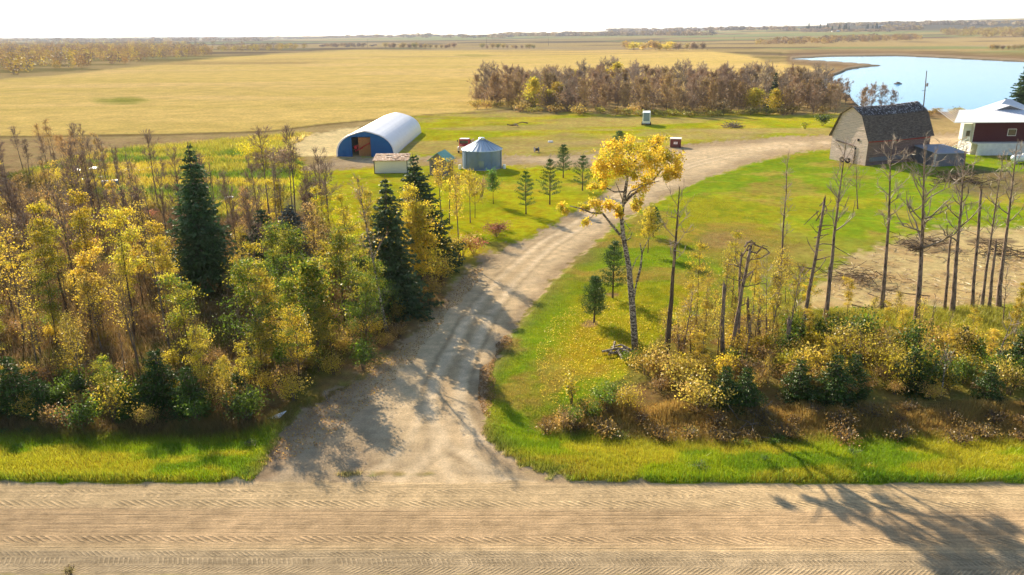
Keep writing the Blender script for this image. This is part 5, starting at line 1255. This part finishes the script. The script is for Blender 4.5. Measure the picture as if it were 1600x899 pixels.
# mound in the lake
g = P(1403, 131.5, -.25); rg = np.random.default_rng(6); mb = MB()
for k in range(150):
    a = rg.uniform(0, 6.28); r = rg.uniform(0, 1.7); z = max(.05, .75 * (1 - r / 1.8)); d = Vector((math.cos(a + 1.4), math.sin(a + 1.4), rg.normal() * .3)); p = Vector((math.cos(a) * r, math.sin(a) * r * .8, z)); mb.tube([p - d * .5, p + d * .5], .05, 4)
mb.lathe([(1.7, -.3), (1.4, .2), (.8, .5), (.02, .65)], 14); mb.build('stick_mound', M['bark_dark'], loc=tuple(g), label='small dark mound of sticks poking out of the lake', cat='mound')

# little things lying about
def sticks(name, label, cat, g, n, L, r, spread, seed, mt, flat=.25):
    rg = np.random.default_rng(seed); mb = MB()
    for k in range(n):
        a = rg.uniform(0, 6.28); d = Vector((math.cos(a), math.sin(a), rg.normal() * flat)).normalized(); p = Vector((rg.normal() * spread, rg.normal() * spread, abs(rg.normal()) * spread * .35 + r)); l = L * rg.uniform(.5, 1.1)
        mid = p + Vector(rg.normal(size=3).tolist()) * .08 * l; mid.z = max(mid.z, r); a_ = p - d * l / 2; b_ = p + d * l / 2; a_.z = max(a_.z, r * .6); b_.z = max(b_.z, r * .6); mb.tube([a_, mid, b_], [r, r * .85, r * .5], 5)
    return mb.build(name, mt, label=label, cat=cat, loc=tuple(g))
sticks('brush_pile', 'grey heap of cut branches on the grass below the grove', 'brush pile', G(1148, 200), 60, 2.6, .07, 1.3, 1, M['bark_grey'])
sticks('log_pile', 'few pale fallen logs lying on the lawn left of the poplar foot', 'logs', G(968, 553), 9, 2.2, .085, .35, 2, M['bark_birch'], .1)
sticks('fallen_branches', 'tangle of dead white branches below the dark spruces of the right brush', 'branches', G(1175, 656), 18, 2.0, .028, .7, 3, M['bark_grey'], .4)
sticks('fallen_branches', 'single bleached branch on the slope before the right brush', 'branches', G(1140, 668), 4, 2.4, .028, .25, 4, M['bark_grey'], .1)
sticks('fallen_branches', 'dark long branches lying along the straw ground edge', 'branches', G(1385, 484), 8, 4.0, .05, 1.2, 5, M['bark'], .03)
sticks('brush_pile', 'low dark heap of twigs on the upper straw ground', 'brush pile', G(1445, 388), 50, 2.2, .035, 1.7, 6, M['bark'])
sticks('brush_pile', 'spread dark heap of twigs in the middle of the straw ground', 'brush pile', G(1340, 440), 60, 2.2, .03, 1.7, 7, M['bark'])
sticks('brush_pile', 'long heap of twigs on the straw ground by the rightmost trees', 'brush pile', G(1560, 400), 70, 2.4, .035, 1.5, 8, M['bark'])
sticks('brush_pile', 'brown heap of brush on the bare soil right of the lawn before the grey shed', 'brush pile', G(1500, 285), 110, 2.6, .05, 1.9, 10, M['bark'])
sticks('log_pile', 'two old logs on the grass far right of the arched hut', 'logs', G(808, 200), 4, 3.0, .16, .8, 9, M['bark'], .05)
def junk(px, py, d, mt, lab, nm, cat, rz=0.0, rx=0.0, group=None, lift=0.0):
    g = G(px, py); mb = MB(); mb.box((0, 0, d[2] / 2 + lift), d, 0, 0, rx)
    mb.box((0, 0, d[2] + .03 + lift), (d[0] * 1.04, d[1] * .6, .05), 0, 0, rx)
    o = mb.build(nm, mt, loc=tuple(g), rz=rz, label=lab, cat=cat, group=group); m_ = o.modifiers.new('b', 'BEVEL'); m_.width = .02; return o
rg = np.random.default_rng(4)
for i in range(7): junk(112 + i * 8.5 + rg.normal() * 2, 277 + rg.normal() * 3.5, (rg.uniform(.8, 2.0), rg.uniform(.6, 1.4), rg.uniform(.2, .7)), MT['whitemetal' if i % 3 else 'greymetal'], 'white metal scrap in the left clearing behind bare trees', 'scrap_metal', 'scrap', rg.uniform(0, 3), rg.normal() * .2, 'white scrap left of the marsh')
for i in range(5): junk(196 + i * 9 + rg.normal() * 1.5, 268 + rg.normal() * 1.8, (rg.uniform(.8, 2.0), rg.uniform(.6, 1.2), rg.uniform(.2, .6)), MT['whitemetal'], 'white metal scrap at the marsh edge behind bare trees', 'scrap_metal', 'scrap', rg.uniform(0, 3), rg.normal() * .2, 'white scrap at the marsh edge')
junk(359, 314, (1.2, .8, .5), MT['tanktrim'], 'white-topped low box right of the tallest spruce', 'feed_box', 'box', .2)
junk(174, 296, (2.2, 1.2, 1.2), MT['tool'], 'rusty dark blue box among the bare stems of the left wood', 'scrap_box', 'box', .5)
junk(736, 229, (.9, .7, .5), MT['tool'], 'small faded blue crate behind the grain bin', 'crate', 'crate')
junk(883 - 23, 224, (1.0, .6, .3), MT['whitemetal'], 'small pale scrap heap on the bare patch beyond the track', 'scrap_metal', 'scrap', .6)
mb = MB(); g = G(432, 655)
mb.add([(-.75, -.2, .05), (.35, -.3, .12), (.85, .25, .42), (-.3, .3, .10), (-.75, -.2, .02), (.35, -.3, .09), (.85, .25, .39), (-.3, .3, .07)], [(0, 1, 2, 3), (7, 6, 5, 4), (0, 4, 5, 1), (1, 5, 6, 2), (2, 6, 7, 3), (3, 7, 4, 0)])
mb.v = [(a * .7, b * .7, c) for a, b, c in mb.v]; mb.build('metal_sheet', MT['whitemetal'], loc=tuple(g), label='bent white metal sheet lying in the ditch at the wood corner', cat='sheet')
g = G(514, 629); t = PV(507, 611, g[1]); MB().tube([(0, 0, -.1), (t[0] - g[0], 0, t[2] - g[2])], [.035, .03], 6).build('wooden_stake', M['bark_birch'], loc=tuple(g), label='leaning pale wooden stake beside the drive mouth', cat='stake')
def barrel_set():
    g = G(838, 239); root = thing('cable_drum', 'small dark cable drum beside the track above the young pines', 'drum', tuple(g), .3)
    for s in (-.4, .4): MB().tube([(s, 0, .5), (s + .08, 0, .5)], .5, 16).build('flange', MT['greyboard'], root)
    MB().tube([(-.35, 0, .5), (.4, 0, .5)], .26, 12).build('core', MT['rubber'], root)
barrel_set()
# far farm buildings
for i, (px, py, w, d, h, mt, lab) in enumerate([(1092, 47.5, 22, 12, 12, 'whitemetal', 'row of pale bins on the horizon, left one'), (1101, 47.5, 26, 12, 13, 'whitemetal', 'row of pale bins on the horizon, right one'), (1126, 46.5, 20, 14, 10, 'housewhite', 'white shed on the horizon right of the pale bins'),
        (1303, 50.3, 11, 9, 5, 'housewhite', 'white farmhouse among the far dark spruces'), (1310, 50.0, 9, 9, 5.5, 'galv', 'grey shed right of the far white farmhouse'), (1378, 43.5, 34, 15, 10, 'greymetal', 'long low grey building near the right horizon')]):
    g = GT(px, py); root = thing('farm_building', lab, 'building', tuple(g)); MB().box((0, d / 2, h * .35), (w, d, h * .7)).build('wall', MT[mt], root)
    mb = MB(); v = [(-w / 2 - .4, -.4, h * .7), (w / 2 + .4, -.4, h * .7), (w / 2 + .4, d + .4, h * .7), (-w / 2 - .4, d + .4, h * .7), (-w / 2 - .4, d / 2, h), (w / 2 + .4, d / 2, h)]; mb.add(v, [(0, 1, 5, 4), (2, 3, 4, 5), (0, 4, 3), (1, 2, 5)]); mb.build('roof', MT['greymetal' if i % 2 else 'whitemetal'], root)

# ================================================================== grass, litter
def blades(name, label, outline, n, h, w, seed, cond=None, tint=(1, 1, 1), own=None, ownw=0.0, clump=0.0, lean=.35, world=False, hv=.5, minmask=.35, taper=None):
    rg = np.random.default_rng(seed); W = outline if world else [tuple(P(a, b)[:2]) for a, b in outline]
    xs = [p[0] for p in W]; ys = [p[1] for p in W]; k = int(n * 2.6)
    x = rg.uniform(min(xs), max(xs), k); y = rg.uniform(min(ys), max(ys), k)
    if clump: 
        m = max(k // 14, 1); cx = rg.uniform(min(xs), max(xs), m); cy = rg.uniform(min(ys), max(ys), m); i = rg.integers(0, m, k); x = cx[i] + rg.normal(size=k) * clump; y = cy[i] + rg.normal(size=k) * clump
    ok = sdf(W, x, y) > 0; c, z, mk = gcol(x, y); ok &= mk[:, 0] > minmask; ok &= mk[:, 1] < .3
    if cond is not None: ok &= cond(x, y)
    x, y, z, c = x[ok][:n], y[ok][:n], z[ok][:n], c[ok][:n]; n = len(x)
    edge = sstep(0, 2.2, sdf(W, x, y) + 1.6 * (fbm(x, y, .5, 3) - .5)) if h > .3 and not world else 1.0
    if taper is not None: edge = edge * taper(x, y)
    hh = edge * h * (1 - hv + hv * 2 * rg.random(n)) * (.55 + .9 * fbm(x, y, .5, 3)); a = rg.uniform(0, 6.283, n); dx = np.cos(a) * w / 2; dy = np.sin(a) * w / 2
    lx = rg.normal(size=n) * lean * hh; ly = rg.normal(size=n) * lean * hh
    V = np.stack([np.stack([x - dx, y - dy, z - .02], -1), np.stack([x + dx, y + dy, z - .02], -1), np.stack([x + lx, y + ly, z + hh], -1)], 1).reshape(-1, 3)
    c = c * (1 - ownw) + (np.array(own) * ownw if own is not None else 0); c = c * np.array(tint) * rg.uniform(.75, 1.35, (n, 1)) * rg.uniform(.92, 1.08, (n, 3))
    link(name, np_mesh(name, V, np.arange(3 * n).reshape(n, 3), np.repeat(c, 3, 0), False, [M['blade']]), kind='stuff', label=label, cat='grass')
ru = lambda x, y: road_u(x, y)
VL = [(-60, 33), (-8, 33), (-8, 46), (-60, 46)]; VR = [(-2, 33), (62, 33), (62, 50), (-2, 50)]
blades('grass', 'green verge grass left of the drive', VL, 80000, .22, .035, 1, lambda x, y: (ru(x, y) > .02) & (ru(x, y) < 6), (1.05, 1.1, 1), world=True)
blades('grass', 'green verge grass right of the drive', VR, 120000, .22, .035, 2, lambda x, y: (ru(x, y) > .02) & (ru(x, y) < 6), (1.05, 1.1, 1), world=True)
blades('grass', 'longer dark green grass along the road edge', [(-60, 33), (62, 33), (62, 37), (-60, 37)], 22000, .30, .04, 3, lambda x, y: (ru(x, y) > .02) & (ru(x, y) < .55), (.7, .95, .9), world=True)
blades('tall_grass', 'brown tall grass at the front of the right brush', [(825, 655), (870, 635), (950, 615), (1010, 625), (1200, 628), (1700, 628), (1700, 700), (1200, 698), (1000, 690), (880, 678)], 60000, .5, .045, 4, lambda x, y: road_u(x, y) > 3.2 + 3.0 * fbm(x, y, .35, 3), own=(.50, .32, .085), ownw=.75, taper=lambda x, y: np.clip(.18 + .82 * sstep(0, 4.0, road_u(x, y) - 3.2 - 3.0 * fbm(x, y, .35, 3)), 0, 1) * (.5 + 1.0 * fbm(x + 40, y, 1.3, 2)), lean=.3, minmask=.2)
blades('tall_grass', 'yellow weedy grass between the right brush and the straw ground', [(1180, 486), (1700, 478), (1700, 570), (1180, 575)], 52000, .5, .05, 5, own=(.42, .37, .04), ownw=.6, minmask=.1)
blades('tall_grass', 'mixed weeds at the foot of the left wood', [(-200, 690), (-200, 640), (400, 640), (560, 590), (620, 560), (640, 580), (560, 620), (470, 660), (400, 688)], 60000, .42, .04, 6, own=(.24, .17, .05), ownw=.5, minmask=.2)
blades('tall_grass', 'dry undergrowth on the floor of the left wood', [(-200, 640), (400, 640), (620, 540), (690, 470), (700, 430), (480, 330), (150, 300), (-200, 300)], 90000, .55, .06, 7, own=(.22, .145, .07), ownw=.6, minmask=.2)
blades('tall_grass', 'rough green and yellow marsh tussocks', MARSH, 60000, .75, .22, 8, tint=(1.1, 1.15, 1), clump=.8, minmask=.3)
blades('grass', 'short lawn tufts inside the curve of the drive', [(760, 700), (760, 600), (860, 450), (960, 365), (1100, 300), (1250, 380), (1100, 500), (1000, 560), (960, 620), (830, 655), (900, 700)], 90000, .10, .05, 9, tint=(1.05, 1.0, 1))
blades('grass', 'tufts along the near edge of the road', [(-40, 18), (40, 18), (40, 28), (-40, 28)], 9000, .14, .03, 10, lambda x, y: ru(x, y) < -ROADW - .05 , world=True, clump=.3, own=(.30, .25, .07), ownw=.5)
WEED = [shrub(710 + i, .55, .55, c, c2, 420, .07, 'weed_clump', stems=14) for i, (c, c2) in enumerate([((.10, .19, .015), (.14, .25, .02)), ((.20, .24, .02), (.12, .2, .02)), ((.38, .24, .06), (.27, .17, .05))])]
rg = np.random.default_rng(61)
for (outline, n, ks, lab, grp) in [(VR, 46, (0, 1, 0), 'dark green weed clump on the verge right of the drive', 'weed clumps of the right verge'), (VL, 26, (0, 1, 1), 'green weed clump on the verge left of the drive', 'weed clumps of the left verge')]:
    for (x, y) in scatter([(0, 0)], 0, 1, 1) or [(rg.uniform(min(p[0] for p in outline), max(p[0] for p in outline)), rg.uniform(34.5, 42)) for _ in range(n * 2)][:n]:
        u_ = float(road_u(np.array(x), np.array(y))); a_, b_ = proj(np.array([x]), np.array([y]))
        if u_ < .5 or u_ > 6.0 or sdf(DRIVE, a_, b_)[0] > -6 or not (-40 < a_[0] < 1640): continue
        place(WEED[ks[rg.integers(3)]], at(x, y), lab, grp, rg.uniform(.5, 1.15), sz=rg.uniform(.35, .8))
for (x, y) in scatter([(840, 668), (900, 676), (1000, 684), (1680, 690), (1680, 640), (1010, 640), (950, 640), (880, 655)], 30, 1.6, 62):
    place(WEED[2], at(x, y), 'dry tan weed clump in the tall grass before the right brush', 'dry weed clumps before the right brush', rg.uniform(.9, 1.8))
# weed tuft at the near road edge
place(shrub(700, .35, .3, (.28, .22, .07), (.2, .14, .06), 260, .05, 'roadside_weed'), G(110, 897), 'small weed tuft on the near road edge')
def litter(name, label, outline, n, size, cols, seed):
    rg = np.random.default_rng(seed); W = [tuple(P(a, b)[:2]) for a, b in outline]; xs = [p[0] for p in W]; ys = [p[1] for p in W]
    x = rg.uniform(min(xs), max(xs), n * 3); y = rg.uniform(min(ys), max(ys), n * 3); ok = sdf(W, x, y) + 1.5 * (fbm(x, y, .4, 3) - .5) > 0; x, y = x[ok][:n], y[ok][:n]; _, z, _m = gcol(x, y)
    V, F, C = quads_cloud(np.stack([x, y, z + .05], -1), size, np.array(cols)[rg.integers(0, len(cols), len(x))], rg, .9)
    link(name, np_mesh(name, V, F, C, False, [M['leaf']]), kind='stuff', label=label, cat='leaves')
litter('fallen_leaves', 'yellow fallen leaves on the lawn before the poplar', [(850, 630), (830, 560), (880, 480), (960, 470), (1030, 480), (1000, 580), (930, 640)], 4500, .075, [(.62, .48, .05), (.5, .36, .06)], 1)
litter('fallen_leaves', 'brown fallen leaves along the wood edge of the drive', [(400, 730), (440, 670), (560, 585), (640, 530), (700, 455), (740, 420), (760, 420), (700, 500), (640, 570), (560, 640), (500, 700)], 9000, .08, [(.40, .25, .08), (.28, .17, .07), (.5, .35, .08)], 2)
litter('fallen_leaves', 'brown fallen leaves along the lawn edge of the drive', [(750, 640), (750, 580), (790, 520), (800, 530), (768, 590), (766, 660)], 2200, .08, [(.36, .22, .08), (.25, .15, .06)], 3)
rg = np.random.default_rng(15); W = [tuple(P(a, b)[:2]) for a, b in STRAW]; pts = []
x = rg.uniform(min(p[0] for p in W), max(p[0] for p in W), 9000); y = rg.uniform(min(p[1] for p in W), max(p[1] for p in W), 9000); ok = (sdf(W, x, y) > -1) & (fbm(x, y, .3, 3) > .42); x, y = x[ok], y[ok]; a = rg.normal(size=(len(x), 3)) * [1, 1, .08]; a /= np.linalg.norm(a, axis=1, keepdims=True)
V, F, C = quads_cloud(np.stack([x, y, gcol(x, y)[1] + .05], -1), .8, np.array([(.46, .36, .22), (.22, .15, .09), (.5, .4, .25)])[rg.integers(0, 3, len(x))], rg, .06, 0, .2, a, .02)
link('twig_litter', np_mesh('twig_litter', V, F, C, False, [M['twig']]), kind='stuff', label='dry twigs and straw strewn over the bare ground', cat='twigs')

# ------------------------------------------------------------------ light, sky, air
SUN_EL, SUN_AZ = R(28), R(29)           # the sun stands ahead of the camera, 29 degrees to the left
sv = Vector((-math.sin(SUN_AZ) * math.cos(SUN_EL), math.cos(SUN_AZ) * math.cos(SUN_EL), math.sin(SUN_EL)))
sl = bpy.data.lights.new('sun', 'SUN'); sl.energy = 5.0; sl.angle = R(.5); sl.color = (1, .87, .67)
so = bpy.data.objects.new('sun', sl); COL.objects.link(so); so.rotation_euler = (-sv).to_track_quat('-Z', 'Y').to_euler()
w = bpy.data.worlds.new('World'); sc.world = w; w.use_nodes = True; nt = w.node_tree
bg = nt.nodes['Background']; sk = nt.nodes.new('ShaderNodeTexSky'); sk.sky_type = 'NISHITA'; sk.sun_disc = False
sk.sun_elevation = SUN_EL; sk.sun_rotation = -SUN_AZ; sk.air_density = 1.0; sk.dust_density = .8; sk.ozone_density = 1.5; sk.altitude = 500
nt.links.new(sk.outputs[0], bg.inputs[0]); bg.inputs[1].default_value = .075
sc.view_settings.view_transform = 'Standard'; sc.view_settings.look = 'None'; sc.view_settings.gamma = 1; sc.view_settings.exposure = 1.45

# haze
hz, nt = mat('haze_air'); n = N(nt)
pv = n.n('ShaderNodeVolumePrincipled'); pv.inputs['Color'].default_value = (.80, .88, 1, 1); pv.inputs['Density'].default_value = .00006; pv.inputs['Anisotropy'].default_value = .2
o_ = n.n('ShaderNodeOutputMaterial'); nt.links.new(pv.outputs[0], o_.inputs['Volume'])
mb = MB(); mb.box((0, 8500, 160), (90000, 17800, 440)); 
if HAZE: mb.build('haze', hz, kind='stuff')
sc.cycles.max_bounces = 6; sc.cycles.transparent_max_bounces = 8; sc.cycles.volume_bounces = 0; sc.cycles.diffuse_bounces = 3; sc.cycles.transmission_bounces = 4
sc.cycles.use_denoising = True; sc.cycles.use_adaptive_sampling = True; sc.cycles.adaptive_threshold = .02
